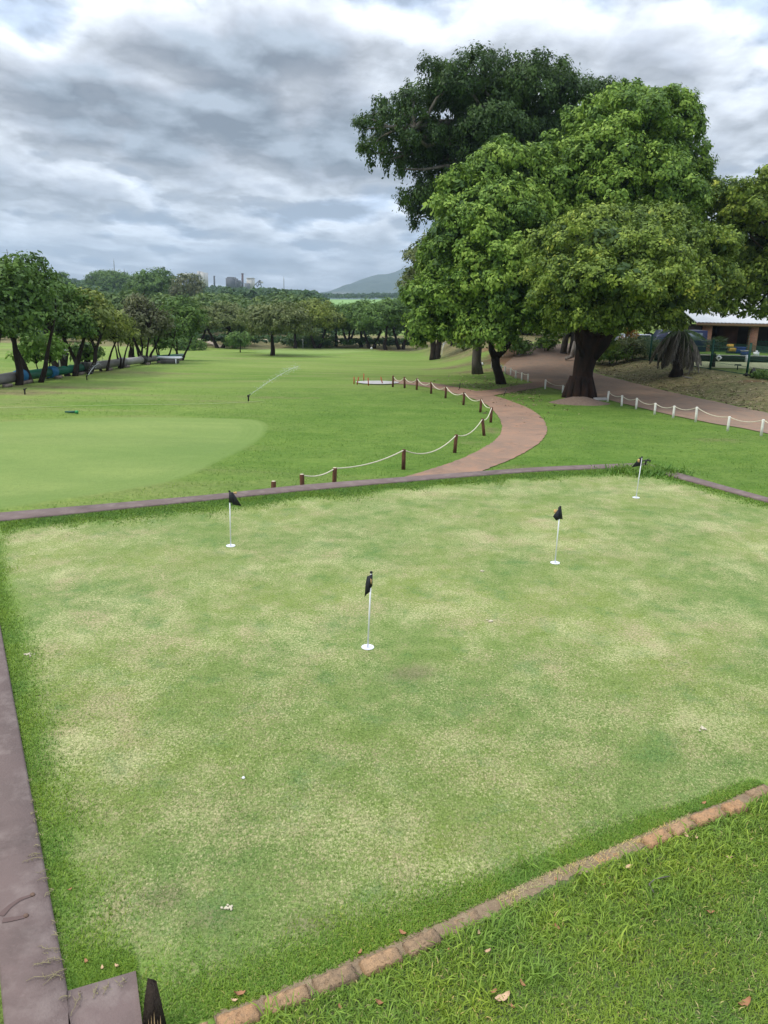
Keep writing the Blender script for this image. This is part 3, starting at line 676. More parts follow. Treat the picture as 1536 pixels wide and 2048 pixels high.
def vnoise(P, s, seed=0):
    r = np.random.default_rng(seed); g_ = r.random((64, 64)); q = P * s; i = np.floor(q).astype(int); f = q - i; f = f * f * (3 - 2 * f)
    a = g_[i[:, 0] % 64, i[:, 1] % 64]; b = g_[(i[:, 0] + 1) % 64, i[:, 1] % 64]; c = g_[i[:, 0] % 64, (i[:, 1] + 1) % 64]; d = g_[(i[:, 0] + 1) % 64, (i[:, 1] + 1) % 64]
    return (a * (1 - f[:, 0]) + b * f[:, 0]) * (1 - f[:, 1]) + (c * (1 - f[:, 0]) + d * f[:, 0]) * f[:, 1]
# foreground lawn
lp = [brick_line[k] for k in range(2, len(brick_line) - 1)] + [(4.2, 4.2), (3.4, 2.2), (-0.4, 1.7), (-1.1, 2.0)]
P = scatter(lp, 150000)
keep = line_dist(P, [(1, brick_line)]) > 0.036 + 0.04 * vnoise(P, 9, 3); P = P[keep]
vn = vnoise(P, 2.2, 1) * 0.6 + vnoise(P, 7, 2) * 0.4
tint = np.clip(0.12 + 0.55 * RNG.random(len(P)) + 0.35 * (vn - 0.4), 0, 0.9); tint[RNG.random(len(P)) < 0.03] = 0.97
L1 = blades(P, 0.034, 0.0042, 0.004, 0.9, 0.8, tint)
dist_b = line_dist(P, [(1, brick_line)])
near = P[(dist_b < 0.45) & (RNG.random(len(P)) < 0.09)]
L2 = blades(near, 0.075, 0.0065, 0.004, 0.8, 1.0, np.clip(0.15 + 0.6 * RNG.random(len(near)), 0, 0.85))
tuft_c = np.array([at(*q) for q in [(1110, 1850), (1260, 1745), (1330, 1700), (1480, 1660), (1400, 1680), (1320, 1800), (1150, 1760), (985, 1860), (1050, 1740), (1520, 1620), (930, 1890), (1240, 1900), (1370, 1780), (1460, 1700), (540, 2044), (1080, 1960)]])
tp = np.vstack([c + RNG.normal(0, 0.03, (14, 2)) for c in tuft_c])
L3 = blades(tp, 0.13, 0.0075, 0.004, 0.7, 1.3, np.clip(0.3 + 0.5 * RNG.random(len(tp)), 0, 0.85))
blade_obj('lawn_grass', [L1, L2, L3], M['lawn_blade'], 'lush green lawn blades and long tufts below the bricks')
# close cut blades of the practice green, nearest part
gpoly = [at(128, 1950), at(75, 1700), at(30, 1440), at(-20, 1300), at(1556, 1300), at(1600, 1530), at(1290, 1672), at(880, 1860), at(431, 2040), at(280, 2040), at(274, 1950)]
P = scatter(gpoly, 330000); P = P[RNG.random(len(P)) < np.clip((6.6 - P[:, 1]) / 3.0, 0.02, 1)]
T1 = blades(P, 0.013, 0.0030, 0.0, 1.05, 0.3, RNG.random(len(P)), seg=1)
gg = blade_obj('green_grass', [T1], M['turf_blade'], 'short worn turf blades of the practice green')
for nm, ls in (('wear', WEAR), ('dark_wear', DARKW)):
    a = gg.data.attributes.new(nm, 'FLOAT', 'FACE'); a.data.foreach_set('value', wear_at(P, ls).astype(np.float32))
# fringes of longer grass along kerbs and bricks
def along(line, w0, w1, n, taper=(1, 1)):
    ln = np.array([p[:2] for p in line]); seg = np.linalg.norm(np.diff(ln, axis=0), axis=1); cs = np.concatenate([[0], np.cumsum(seg)])
    t = RNG.random(n) * cs[-1]; x = np.interp(t, cs, ln[:, 0]); y = np.interp(t, cs, ln[:, 1]); k = np.clip(np.searchsorted(cs, t) - 1, 0, len(seg) - 1)
    d = (ln[k + 1] - ln[k]) / seg[k][:, None]; nn = np.stack([d[:, 1], -d[:, 0]], 1)
    o = w0 + (w1 - w0) * np.abs(RNG.normal(0, .42, n)) * (0.6 + 0.8 * vnoise(np.stack([x, y], 1), 3.0, 12)) * np.interp(t / cs[-1], (0, 1), taper)
    return np.stack([x, y], 1) + nn * o[:, None]
F = []
P = along([lcorner - vl * 0.02, left_far], -0.012, 0.20, 26000, (1.5, .8)); F.append(blades(P, 0.024, 0.0045, 0.0, 0.8, 0.7, np.clip(RNG.random(len(P)) * 0.75 + 0.1, 0, 1)))
P = along([left_far] + far_in, -0.01, 0.62, 70000, (1, .6)); F.append(blades(P, 0.028, 0.0075, 0.0, 0.7, 0.7, np.clip(RNG.random(len(P)) * 0.6, 0, 1)))
P = along(ri, -0.01, 0.40, 14000); F.append(blades(P, 0.027, 0.0075, 0.0, 0.7, 0.7, np.clip(RNG.random(len(P)) * 0.6, 0, 1)))
P = along([c1_, c0_], -0.012, 0.24, 9000, (.45, 1.2)); F.append(blades(P, 0.022, 0.0045, 0.0, 0.8, 0.7, np.clip(RNG.random(len(P)) * 0.75 + 0.1, 0, 1)))
P = along([q for q in brick_line[1:-1]][::-1], 0.035, 0.30, 42000, (.20, 1.2)); F.append(blades(P, 0.021, 0.0042, 0.0, 0.9, 0.7, np.clip(RNG.random(len(P)) * 0.75 + 0.18, 0, 1)))
cx, cy = at(1296, 945); P = np.array((cx, cy)) + RNG.normal(0, 1, (2600, 2)) * (0.32, 0.2); F.append(blades(P, 0.11, 0.014, 0.0, 0.6, 0.7, RNG.random(len(P)) * 0.5))
blade_obj('fringe_grass', F, M['fringe_blade'], 'thick dark unmown fringe of grass along the kerbs and bricks')
def poly_from(px): return [gp(*q)[:2] for q in px]
PATH_P = [at(755, 970, -1.75)] + poly_from([(800, 957), (860, 940), (930, 915), (985, 885), (1003, 862), (1000, 840), (985, 820), (962, 804), (920, 790), (870, 778), (820, 770), (780, 768), (790, 760), (860, 766), (930, 778), (985, 780), (1035, 771), (1080, 763), (1102, 757), (1105, 770), (1085, 775), (1030, 784), (1005, 796), (1030, 806), (1062, 820), (1085, 838), (1094, 862), (1080, 885), (1050, 905), (1010, 925), (962, 944)]) + [at(940, 964, -1.75)]
GREEN_P = poly_from([(-420, 880), (-250, 852), (0, 843), (150, 836), (300, 834), (430, 836), (520, 840), (543, 856), (520, 885), (455, 920), (360, 962), (250, 985), (120, 1005), (-60, 1030), (-400, 1050)])
P = np.stack([-16 + 33 * RNG.random(150000), 14.5 + 27 * RNG.random(150000)], 1)
P = P[RNG.random(len(P)) < np.clip((44 - P[:, 1]) / 22, 0, 1)]
P = P[~in_poly(P, PATH_P) & ~in_poly(P, GREEN_P) & (P[:, 0] < np.interp(P[:, 1], [18, 28.4, 31.6, 35.5, 39.5, 43.5], [15.4, 14.3, 13.0, 11.7, 10.7, 9.3]))]
P = P[vnoise(P, 1.3, 21) * .6 + vnoise(P, 4.1, 22) * .4 + .25 * RNG.random(len(P)) > .52]
tz = np.clip(.35 + .7 * (RNG.random(len(P)) - .5) + .3 * (vnoise(P, .8, 23) - .5), 0, .88)
blade_obj('lawn_tufts', [blades(P, 0.050, 0.016, H(P[:, 0], P[:, 1]), 1.0, 0.3, tz, seg=1)], M['fringe_blade'], 'uneven tufts in the mown lawn beside the cart path')
# creeping runners over the coping
mb = MB()
for (q0, q1) in [((125, 1955), (42, 1978)), ((118, 1895), (70, 1893)), ((128, 1920), (80, 1925)), ((132, 1938), (96, 1968)), ((105, 1780), (88, 1795)), ((98, 1757), (76, 1762)), ((86, 1715), (48, 1726)), ((84, 1706), (60, 1712)), ((82, 1690), (66, 1694)), ((95, 1738), (80, 1748)),
                 ((160, 1985), (140, 2022)), ((190, 1975), (188, 1998)), ((215, 1968), (204, 1992)), ((250, 1958), (232, 1975)), ((136, 1990), (118, 2000)), ((112, 1845), (103, 1842)), ((116, 1870), (100, 1868)), ((74, 1640), (66, 1642)), ((70, 1625), (64, 1630)), ((78, 1668), (70, 1672)), ((100, 1925), (64, 1935)), ((60, 1560), (54, 1563)), ((66, 1600), (60, 1606))]:
    A = np.array(at(*q0, 0.045)); B = np.array(at(*q1, 0.04)); n = 8; t = np.linspace(0, 1, n)[:, None]
    L_ = np.linalg.norm(B - A); Pp = A * (1 - t) + B * t; Pp = Pp + np.cumsum(RNG.normal(0, L_ * 0.05, (n, 2)), 0)
    mb.tube(np.column_stack([Pp, np.full(n, 0.041) + 0.01 * np.sin(t[:, 0] * PI)]), np.linspace(0.0026, 0.0014, n), 4)
    for k in range(int(6 + L_ * 90)):
        c = Pp[random.randrange(n - 2)] + RNG.normal(0, 0.008, 2); a = random.random() * 6.28; l = 0.018 * random.uniform(.5, 1.3)
        mb.add([(c[0], c[1], 0.04), (c[0] + .003, c[1] + .003, 0.041), (c[0] + l * math.cos(a), c[1] + l * math.sin(a), 0.045 + .01 * random.random())], None, [(0, 1, 2)])
o = mb.build('grass_runners', simple('dry_runner', (0.30, 0.27, 0.14), (0.19, 0.15, 0.10), 30, 0.9)); tag(o, 'dry straw coloured grass runners creeping over the coping', kind='stuff')

# ------------------------------------------------------------------ brick edging
edging = empty('brick_edging', (*brick_line[3], 0), 'line of worn clay bricks set end to end between green and lawn', 'edging')
def worn_brick(p, q, z, w=0.074, h=0.07, mat=None, name='brick'):
    p = np.array(p); q = np.array(q); L_ = np.linalg.norm(q - p) - 0.020; d = (q - p) / np.linalg.norm(q - p); rz = math.atan2(d[1], d[0]) + random.uniform(-.02, .02)
    nx, ny = 13, 7; xs = np.linspace(-1, 1, nx); ys = np.linspace(-1, 1, ny); V = []
    r = np.random.default_rng(random.randrange(9999))
    X, Y = np.meshgrid(xs, ys); edge = np.maximum(np.abs(X) ** 14, np.abs(Y) ** 8)
    wob = r.normal(0, 0.0022, X.shape); Z = h / 2 - 0.007 * edge + wob - 0.008 * (r.random(X.shape) < 0.06)
    XX = X * L_ / 2 * (1 - 0.01 * r.random(X.shape)) + r.normal(0, .0016, X.shape); YY = Y * w / 2 + r.normal(0, .0022, X.shape)
    V = np.stack([XX, YY, Z], -1).reshape(-1, 3); Q = [(i * nx + j, i * nx + j + 1, (i + 1) * nx + j + 1, (i + 1) * nx + j) for i in range(ny - 1) for j in range(nx - 1)]
    ring = [j for j in range(nx)] + [i * nx + nx - 1 for i in range(1, ny)] + [(ny - 1) * nx + j for j in range(nx - 2, -1, -1)] + [i * nx for i in range(ny - 2, 0, -1)]
    base = len(V); lowv = V[ring].copy(); lowv[:, 2] = -h / 2; V = np.vstack([V, lowv]); k = len(ring)
    Q += [(ring[(i + 1) % k], ring[i], base + i, base + (i + 1) % k) for i in range(k)]
    o = MB().add(V, Q).build(name, mat or M['brick'], None); c = (p + q) / 2; o.parent = edging
    o.location = (c[0] - edging.location[0], c[1] - edging.location[1], z - h / 2 - 0.003); o.rotation_euler = (random.uniform(-.03, .03), random.uniform(-.02, .02), rz)
    return o
M['brick2'] = brick_top('worn_clay_brick_dark', (0.36, 0.245, 0.15), (0.19, 0.14, 0.095))
M['brick3'] = brick_top('worn_clay_brick_red', (0.48, 0.28, 0.15), (0.33, 0.215, 0.13))
for k, (a, b, z, mt) in enumerate([((330, 2085), (424, 2051), .035, 'brick'), ((431, 2046), (521, 2013), .038, 'brick3'), ((527, 2011), (622, 1974), .034, 'brick'), ((626, 1969), (714, 1933), .042, 'brick2'), ((720, 1932), (804, 1898), .040, 'brick'), ((809, 1894), (880, 1862), .040, 'brick2'),
                              ((892, 1856), (965, 1822), .012, 'brick2'), ((975, 1818), (1050, 1782), .008, 'brick2'), ((1190, 1722), (1240, 1700), .012, 'brick3'),
                              ((1290, 1682), (1340, 1660), .040, 'brick3'), ((1342, 1659), (1386, 1638), .044, 'brick'), ((1388, 1638), (1446, 1616), .046, 'brick3'), ((1450, 1614), (1490, 1602), .050, 'brick3'), ((1498, 1588), (1540, 1572), .028, 'brick2'), ((1546, 1570), (1600, 1545), .03, 'brick2')]):
    worn_brick(at(*a, z), at(*b, z), z, mat=M[mt])
# soil joint under and between the bricks
P = smooth_line(brick_line[2:-1], 26); V = []
for i, p in enumerate(P):
    t = P[min(i + 1, len(P) - 1)] - P[max(i - 1, 0)]; t /= np.linalg.norm(t); nrm = np.array((-t[1], t[0])); 
    for s_, zz in ((-1, .006), (-0.4, 0.009), (0.4, 0.009), (1, .006)):
        q = p + nrm * s_ * (0.046 + random.uniform(-.013, .013)); V.append((q[0], q[1], zz + random.uniform(-.003, .003) * (abs(s_) < 1)))
Q = [(i * 4 + j, i * 4 + j + 1, i * 4 + j + 5, i * 4 + j + 4) for i in range(len(P) - 1) for j in range(3)]
tag(MB().add(V, Q).build('soil_strip', M['soil'], smooth=True), 'bare dry soil line between the green and the lawn', kind='structure')
P = along(brick_line[8:13], -0.03, 0.055, 800); tt = RNG.random(len(P))
blade_obj('dry_litter', [blades(P, 0.020, 0.0028, 0.012, 1.4, 0.2, np.full(len(P), 0.97))], M['lawn_blade'], 'dry straw and clippings lying on the bare soil joint')

# broken timber stake
x0, y0 = at(308, 2075, 0.0); st = empty('timber_stake', (x0, y0, 0), 'dark weathered timber stake with a splintered pale break beside the wall end', 'stake')
def rel(o, par): o.parent = par; return o
mb = MB(); top = pd(301, 1962, 2.40) - np.array((x0, y0, 0))
dx = 0.05
V = [(-.045, -.03, 0), (.045, -.03, 0), (.045, .035, 0), (-.045, .035, 0)]
tz = 0.20; tx, ty = at(303, 1966, tz); tx -= x0; ty -= y0
V += [(tx - .020, ty - .03, tz - .035), (tx + .022, ty - .03, tz - .05), (tx + .016, ty + .012, tz), (tx - .018, ty + .012, tz + .012)]
mb.add(V, [(0, 3, 2, 1), (4, 5, 6, 7), (0, 1, 5, 4), (1, 2, 6, 5), (2, 3, 7, 6), (3, 0, 4, 7)]); rel(mb.build('post_body', M['bark_dark']), st)
mb = MB()
for k in range(5):
    a = -0.012 + 0.012 * k; mb.add([(a, -.036, 0.02), (a + .011, -.036, 0.02), (a + .006 + tx * .5, -.034 + ty * .45, 0.10 + .02 * (k % 3)), (a + .006, -.042, .03)], None, [(0, 1, 2), (0, 3, 2), (1, 3, 2)])
rel(mb.build('splinter', simple('split_pine', (0.60, 0.45, 0.25), (0.5, 0.33, 0.17), 20, 0.8)), st)

# ------------------------------------------------------------------ practice flags
def px_flag(base, toppx, label, polys, emblem):
    bx, by = at(*base); depth = float((np.array((bx, by, 0)) - CAM) @ Fv); kx = depth / FPX
    hp = base[1] - toppx[1]; Hh = 0.715; kz = Hh / hp
    # lean of the stick in the x direction so that its top falls where the photo shows it
    d = ray(*toppx); t = (by - CAM[1]) / d[1]; tp_ = CAM + d * t; tp = np.array((tp_[0], by, tp_[2])); 
    hh = tp[2]; kz = hh / hp
    r = empty('putting_flag', (bx, by, 0), label, 'flag', 'practice flags on the putting green')
    mb = MB(); lx = tp[0] - bx
    mb.tube([(0, 0, 0.0), (lx, 0, hh - 0.012)], 0.0068, 10); rel(mb.build('pole', M['white_plastic'], smooth=True), r)
    mb = MB(); mb.tube([(lx, 0, hh - .012), (lx, 0, hh - .004), (lx, 0, hh + .004), (lx, 0, hh + .008)], [0.010, 0.0125, 0.0115, 0.005], 10); rel(mb.build('knob', M['black_plastic'], smooth=True), r)
    mb = MB(); n = 28; a = np.arange(n) / n * 2 * PI
    ringv = lambda R_, z: np.stack([R_ * np.cos(a), R_ * np.sin(a), np.full(n, z)], 1)
    V = np.vstack([ringv(.054, 0.003), ringv(.054, .007), ringv(.048, .007), ringv(.046, 0.003)]); Q = []
    for k in range(3): Q += [(k * n + i, k * n + (i + 1) % n, (k + 1) * n + (i + 1) % n, (k + 1) * n + i) for i in range(n)]
    mb.add(V, Q); rel(mb.build('hole_rim', M['white_plastic'], smooth=True), r)
    V = np.vstack([ringv(.047, .0035), [(0, 0, 0.0035)]]); rel(MB().add(V, None, [(i, (i + 1) % n, n) for i in range(n)]).build('hole_cup', M['cup']), r)
    def P3(q, dy):
        d_ = ray(*q); t_ = (by + dy - CAM[1]) / d_[1]; w_ = CAM + d_ * t_; return (float(w_[0]) - bx, dy, float(w_[2]))
    fl = None
    mb = MB()
    for (pts, dys) in polys:
        V = [P3(q, dy) for q, dy in zip(pts, dys)]; k = len(V); V2 = [(x, y + 0.0016, z) for x, y, z in V]
        # fan from the centroid for a smooth fold
        c = np.mean(V, 0) + np.array((0, -0.006, 0)); c2 = c + np.array((0, .0016, 0))
        T = [(i, (i + 1) % k, k) for i in range(k)] + [(k + 1 + (i + 1) % k, k + 1 + i, 2 * k + 1) for i in range(k)]
        Q = [(i, k + 1 + i, k + 1 + (i + 1) % k, (i + 1) % k) for i in range(k)]
        mb.add(V + [tuple(c)] + V2 + [tuple(c2)], Q, T)
    fl = rel(mb.build('flag_cloth', M['black_cloth']), r)
    for (pts, dy) in emblem:
        V = [P3(q, dy) for q in pts]; V2 = [(x, y + .001, z) for x, y, z in V]; k = len(V)
        e = MB().add(V + V2, [(0, 1, 2, 3), (7, 6, 5, 4)] + [(i, 4 + i, 4 + (i + 1) % 4, (i + 1) % 4) for i in range(4)]).build('emblem', M['gold']); e.parent = fl
    return r
px_flag((461.5, 1092), (459, 982), 'black practice flag nearest the wall at left, cloth blown to the right',
        [([(458, 984), (465, 984.5), (466, 1006), (457.5, 1005)], (-.008, -.02, -.02, -.008)), ([(463, 984.5), (466, 985), (482.5, 1011), (481, 1012), (464.5, 1009)], (-.02, -.015, .03, .03, -.014))],
        [([(466.5, 984.2), (473, 983), (474, 987), (468, 987.5)], .004)])
px_flag((735.5, 1295), (742.5, 1144), 'largest black practice flag, nearest the camera, cloth hanging limp to the left',
        [([(742, 1150), (745.2, 1148), (745, 1172), (741, 1176.5), (740.2, 1162)], (-.012, -.006, -.006, -.012, -.02)), ([(743, 1149), (734, 1153), (731, 1168), (729, 1195), (733, 1189), (740, 1184), (741.5, 1166)], (-.012, .01, .02, .026, .018, -.006, -.012))],
        [([(741.2, 1157), (742.8, 1159), (743.3, 1168), (741.6, 1168)], -.03)])
px_flag((1110, 1126), (1120.5, 1013), 'black practice flag with a gold emblem folded round its stick, right of centre',
        [([(1116, 1014.5), (1122.5, 1014), (1125.5, 1038.5), (1118, 1038)], (-.01, -.006, .02, -.01)), ([(1118, 1017), (1119, 1038), (1112.5, 1041.5), (1106, 1033), (1109, 1028)], (-.012, -.012, .0, .02, .02))],
        [([(1108, 1019.5), (1114.5, 1018.5), (1115, 1027.5), (1108, 1026)], .012)])
px_flag((1272, 995.5), (1284, 913.5), 'black practice flag farthest away by the wall corner, cloth blown to the left',
        [([(1285, 914.5), (1279, 915), (1263, 935), (1281.5, 931.5), (1284, 930)], (-.006, .0, .03, -.005, -.006))],
        [([(1275.5, 918), (1279.5, 918), (1279, 924.5), (1275, 924)], -.014)])

# black tap standpipe at the wall corner
tx, ty = at(1290, 938); tap = empty('standpipe_tap', (tx, ty, 0.0), 'black standpipe tap in the long grass at the far right wall corner', 'tap')
mb = MB(); mb.tube([(0, 0, 0), (0, 0, .12), (.01, 0, .17)], [.016, .016, .022], 8); rel(mb.build('pipe', M['black_plastic']), tap)
mb = MB(); mb.tube([(-.075, 0, .145), (0, 0, .155), (.09, 0, .16)], [.009, .014, .010], 8); mb.tube([(.075, 0, .16), (.075, 0, .12)], .010, 8); rel(mb.build('spout', M['black_plastic']), tap)
mb = MB(); mb.tube([(0, -.01, .15), (.03, -.01, .185), (.06, -.01, .19)], .008, 6); rel(mb.build('handle', M['black_plastic']), tap)

# ------------------------------------------------------------------ posts and ropes
def post(base, h, r, mat, label, group, cap=None, lean=(0, 0)):
    o = empty('rope_post', base, label, 'post', group)
    n = 12; mb = MB(); mb.tube([(0, 0, -0.05), (lean[0] * .5, lean[1] * .5, h * .5), (lean[0], lean[1], h - .012), (lean[0], lean[1], h)], [r * 1.03, r, r, r * .88], n, jit=0.06)
    rel(mb.build('shaft', mat), o)
    mb = MB(); mb.tube([(lean[0], lean[1], h + .001), (lean[0], lean[1], h + .007)], [r * .86, r * .8], n); rel(mb.build('post_top', cap or mat), o)
    return np.array(base) + np.array((lean[0], lean[1], h - 0.015))
def rope(tops, sag, label, r=0.017, mat=None):
    pts = []
    for i, (a, b) in enumerate(zip(tops[:-1], tops[1:])):
        n = 12; t = np.linspace(0, 1, n, endpoint=False); s_ = sag[i] if isinstance(sag, (list, tuple)) else sag
        q = a[None] * (1 - t[:, None]) + b[None] * t[:, None]; q[:, 2] -= 4 * s_ * t * (1 - t); pts.append(q)
    pts.append(np.array([tops[-1]])); P = np.vstack(pts); o0 = P[0].copy()
    mb = MB(); mb.tube(P - o0, r, 6); o = mb.build('post_rope', mat or M['rope'], smooth=True); o.location = tuple(o0); tag(o, label, 'rope'); return o
PH = 0.60
brown_px = [(545, 965), (605, 950), (668, 937), (808, 897), (911, 868), (967, 838), (983, 815), (962, 797), (928, 784), (892, 772), (863, 764), (834, 757), (810, 754), (786, 752)]
words = ['short brown timber post showing only its top above the wall, left end of the row', 'brown timber post just behind the wall where the rope begins', 'brown timber post behind the wall, second along the rope', 'brown timber post in the lawn left of the path mouth, largest in view',
         'brown timber post left of the path, first past the path mouth', 'leaning brown timber post on the inside of the path bend', 'brown timber post at the outermost point of the path bend', 'brown timber post just after the sharp turn of the rope',
         'brown timber post left of the path fork', 'brown timber post opposite the short stake beyond the path', 'brown timber post on the straight of the far path, fifth from its end', 'brown timber post on the far path, third from the end of the rope', 'brown timber post one before the last on the far path', 'last brown timber post by the pale concrete patch']
tops = []
for i, q in enumerate(brown_px):
    b = gp(q[0], q[1], PH); hh = PH
    if i == 0: hh = PH
    ln = (random.uniform(-.035, .035), random.uniform(-.03, .03)); hh = PH * random.uniform(.95, 1.04)
    if i == 5: b = (b[0] + .06, b[1], b[2]); ln = (-0.10, 0)
    if i == 3: ln = (0.0, 0)
    tops.append(post(b, hh, 0.055, M['brown_post'], words[i], 'brown posts along the cart path', M['sand'] if i < 3 else None, ln))
rope(tops[1:9], [.10, .12, .30, .22, .2, .14, .2, .2], 'cream rope looping along the nearer brown posts round the path bend')
rope(tops[8:], .24, 'cream rope looping along the far brown posts towards the concrete patch', r=.019)
white_px = [(1215, 803), (1243, 812), (1272, 818), (1309, 829), (1346, 836), (1391, 844), (1455, 862), (1522, 872)]
white_h = [.50, .50, .50, .50, .52, .62, .56, .62]
wl = ['white post nearest the big trunk along the road', 'second white post right of the big trunk', 'third white post right of the big trunk', 'fourth white post right of the big trunk', 'white post midway along the right rope, left of the tall one', 'tall white post below the dead palm', 'white post second from the right edge of the frame', 'white post at the right edge of the frame, nearest the camera']
wt = []
for i, q in enumerate(white_px):
    b = gp(*q); wt.append(post(b, white_h[i], .048, M['white_paint'], wl[i], 'white posts along the road', None, (random.uniform(-.02, .02), 0)))
e = np.array(gp(1600, 896)); wt.append(post(tuple(e), .6, .048, M['white_paint'], 'white roadside post just outside the right edge of the frame', 'white posts along the road'))
rope(wt, .13, 'thin cream rope sagging between the white roadside posts', r=.014)
wt = []
for q, h, t in [((1090, 778), .52, 'white post at the corner of the path fork and the road'), ((1125, 786), .42, 'white post half way from the fork to the big trunk')]:
    wt.append(post(gp(*q), h, .048, M['white_paint'], t, 'white posts along the road'))
e = np.array(gp(1158, 795)); wt.append(e + np.array((0, 0.2, .3)))
rope(wt, .12, 'thin rope from the fork corner post to the big trunk', r=.014)
wt = []
for q, t in [((1002, 744), 'farthest white post of the short row by the orange dirt'), ((1010, 747), 'second farthest white post of the short row'), ((1021, 751), 'third white post of the short row by the road'), ((1031, 757), 'fourth white post of the short row by the road'), ((1043, 761), 'fifth white post of the short row by the road'), ((1055.5, 764), 'nearest white post of the short row at the tip of the grass wedge')]:
    b = gp(*q); wt.append(post(b, .50, .048, M['white_paint'], t, 'white posts along the road'))
rope(wt, .07, 'thin rope along the short row of white posts', r=.014)
for q, h, r_, t in [((984, 738), 1.15, .09, 'tall white pillar half hidden behind the leaning trunk'), ((1006, 713), .55, .06, 'small white post far back at the edge of the dirt'), ((948, 738), .0, .0, '')][:2]:
    b = gp(*q); o = empty('marker_post', b, t, 'post'); mb = MB(); mb.tube([(0, 0, 0), (0, 0, h - .03), (0, 0, h)], [r_, r_, r_ * .6], 10); rel(mb.build('shaft', M['white_paint']), o); mb = MB(); mb.tube([(0, 0, h + .002), (0, 0, h + .02)], [r_ * .5, r_ * .4], 8); rel(mb.build('post_top', M['white_paint']), o)
# red stakes round the concrete patch
for q, h, ln, t in [((708, 768), .40, 0, 'left end red stake beside the concrete patch'), ((714, 769), .42, .09, 'leaning red stake next to the left end one'), ((727.5, 763), .45, 0, 'red stake behind the concrete patch'), ((737, 771), .42, -.03, 'red stake in front of the concrete patch'), ((765.5, 768), .40, -.12, 'leaning red stake at the right of the concrete patch')]:
    b = gp(*q); o = empty('marker_stake', b, t, 'stake', 'red stakes round the concrete patch'); mb = MB(); mb.tube([(0, 0, -.03), (ln, 0, h)], .03, 6); rel(mb.build('shaft', M['red_paint']), o); mb = MB(); mb.tube([(ln, 0, h + .001), (ln, 0, h + .02)], [.028, .012], 6); rel(mb.build('stake_tip', M['red_paint']), o)
for q, q2, t in [((919, 778), (920.5, 766), 'thin dark iron stake in the grass above the far path'), ((1007, 792), (1013, 779), 'thin leaning dark stake at the path fork')]:
    b = np.array(gp(*q)); tpt = pd(*q2, b[1]); o = empty('iron_stake', b, t, 'stake'); d = tpt - b; mb = MB(); mb.tube([(0, 0, 0), tuple(d)], .022, 6); rel(mb.build('rod', M['black_plastic']), o); mb = MB(); mb.tube([tuple(d * 1.01), tuple(d * 1.05)], .03, 6); rel(mb.build('rod_head', M['black_plastic']), o)
# distant golf flag
b = gp(606, 697); o = empty('golf_flagstick', b, 'thin golf flagstick with pale flag on the distant green', 'flagstick'); mb = MB(); mb.tube([(0, 0, 0), (0, 0, 1.5)], .03, 6); rel(mb.build('pole', M['white_plastic']), o)
mb = MB(); mb.add([(0, 0, 1.5), (-.32, .03, 1.36), (0, 0, 1.2), (0, .02, 1.5), (-.32, .05, 1.36), (0, .02, 1.2)], [(0, 3, 4, 1), (1, 4, 5, 2)], [(0, 1, 2), (5, 4, 3)]); rel(mb.build('flag_cloth', M['sand']), o)

# sprinklers and their water jets
M['water'] = None
def water_mat():
    mt, nt, N, L, b = mat_base('water_spray'); g = G(nt); b.inputs['Base Color'].default_value = (0.85, 0.9, 0.92, 1); b.inputs['Roughness'].default_value = 0.3
    tr = g.n('ShaderNodeBsdfTransparent'); mx = g.n('ShaderNodeMixShader'); mx.inputs[0].default_value = 0.45
    L.new(tr.outputs[0], mx.inputs[1]); L.new(b.outputs[0], mx.inputs[2]); L.new(mx.outputs[0], N['Material Output'].inputs[0]); return mt
M['water'] = water_mat()
def sprinkler(base_px, jet_px, label, jl, reach=1.0, rj=.03):
    b = np.array(gp(*base_px)); o = empty('sprinkler', b, label, 'sprinkler', 'irrigation sprinklers')
    mb = MB(); mb.tube([(0, 0, 0), (0, 0, .20)], .035, 8); rel(mb.build('riser', M['black_plastic']), o)
    mb = MB(); mb.tube([(0, 0, .20), (0, 0, .28)], [.06, .05], 8); mb.tube([(0, 0, .26), (.10, .03, .30)], .025, 6); rel(mb.build('nozzle', M['black_plastic']), o)
    if jet_px:
        e = np.array(gp(*jet_px)); s0 = b + np.array((.1, .03, .3)); e = s0 + (e - s0) * np.array((1, 1, 0)) ; e[2] = float(H(e[0], e[1])) + .35
        n = 34; t = np.linspace(0, 1, n); P = s0[None] * (1 - t[:, None]) + e[None] * t[:, None]; P[:, 2] += 4 * jl[1] * t * (1 - t)
        mb = MB(); mb.tube(P - s0, rj * (0.45 + 0.9 * t), 5, jit=0.5)
        for k in range(260):
            tt = random.random() ** .6; i = int(tt * (n - 1)); c = P[i] - s0 + RNG.normal(0, 1, 3) * (.04 + .12 * tt); r_ = .012 + .012 * random.random()
            mb.add([c + (r_, 0, 0), c + (0, r_, 0), c + (-r_, 0, 0), c + (0, 0, r_ * 1.6)], None, [(0, 1, 3), (1, 2, 3), (2, 0, 3), (0, 2, 1)])
        w_ = mb.build('water_jet', M['water']); w_.location = tuple(s0); tag(w_, jl[0], 'water jet')
sprinkler((497, 802), (596, 742), 'black sprinkler head in the middle of the fairway', ('thin diagonal jet of water rising from the fairway sprinkler', .12), rj=.014)
sprinkler((174, 760), (208, 737), 'small sprinkler head in front of the pipeline trees', ('faint short water jet in front of the grey pipe', .25), rj=.03)
sprinkler((881, 716), (890, 694), 'sprinkler head on the slope below the green tree', ('faint water jet under the hanging green branches', .6), rj=.03)
sprinkler((50, 789), None, 'sprinkler head off, at the left edge of the fairway', None)
P = np.array([gp(x, y) for x, y in [(-30, 817), (60, 816), (160, 813), (260, 811), (360, 810), (440, 808), (530, 803)]]); P = smooth_line(P, 8); o0 = P[0].copy(); P[:, 2] = H(P[:, 0], P[:, 1]) + .03
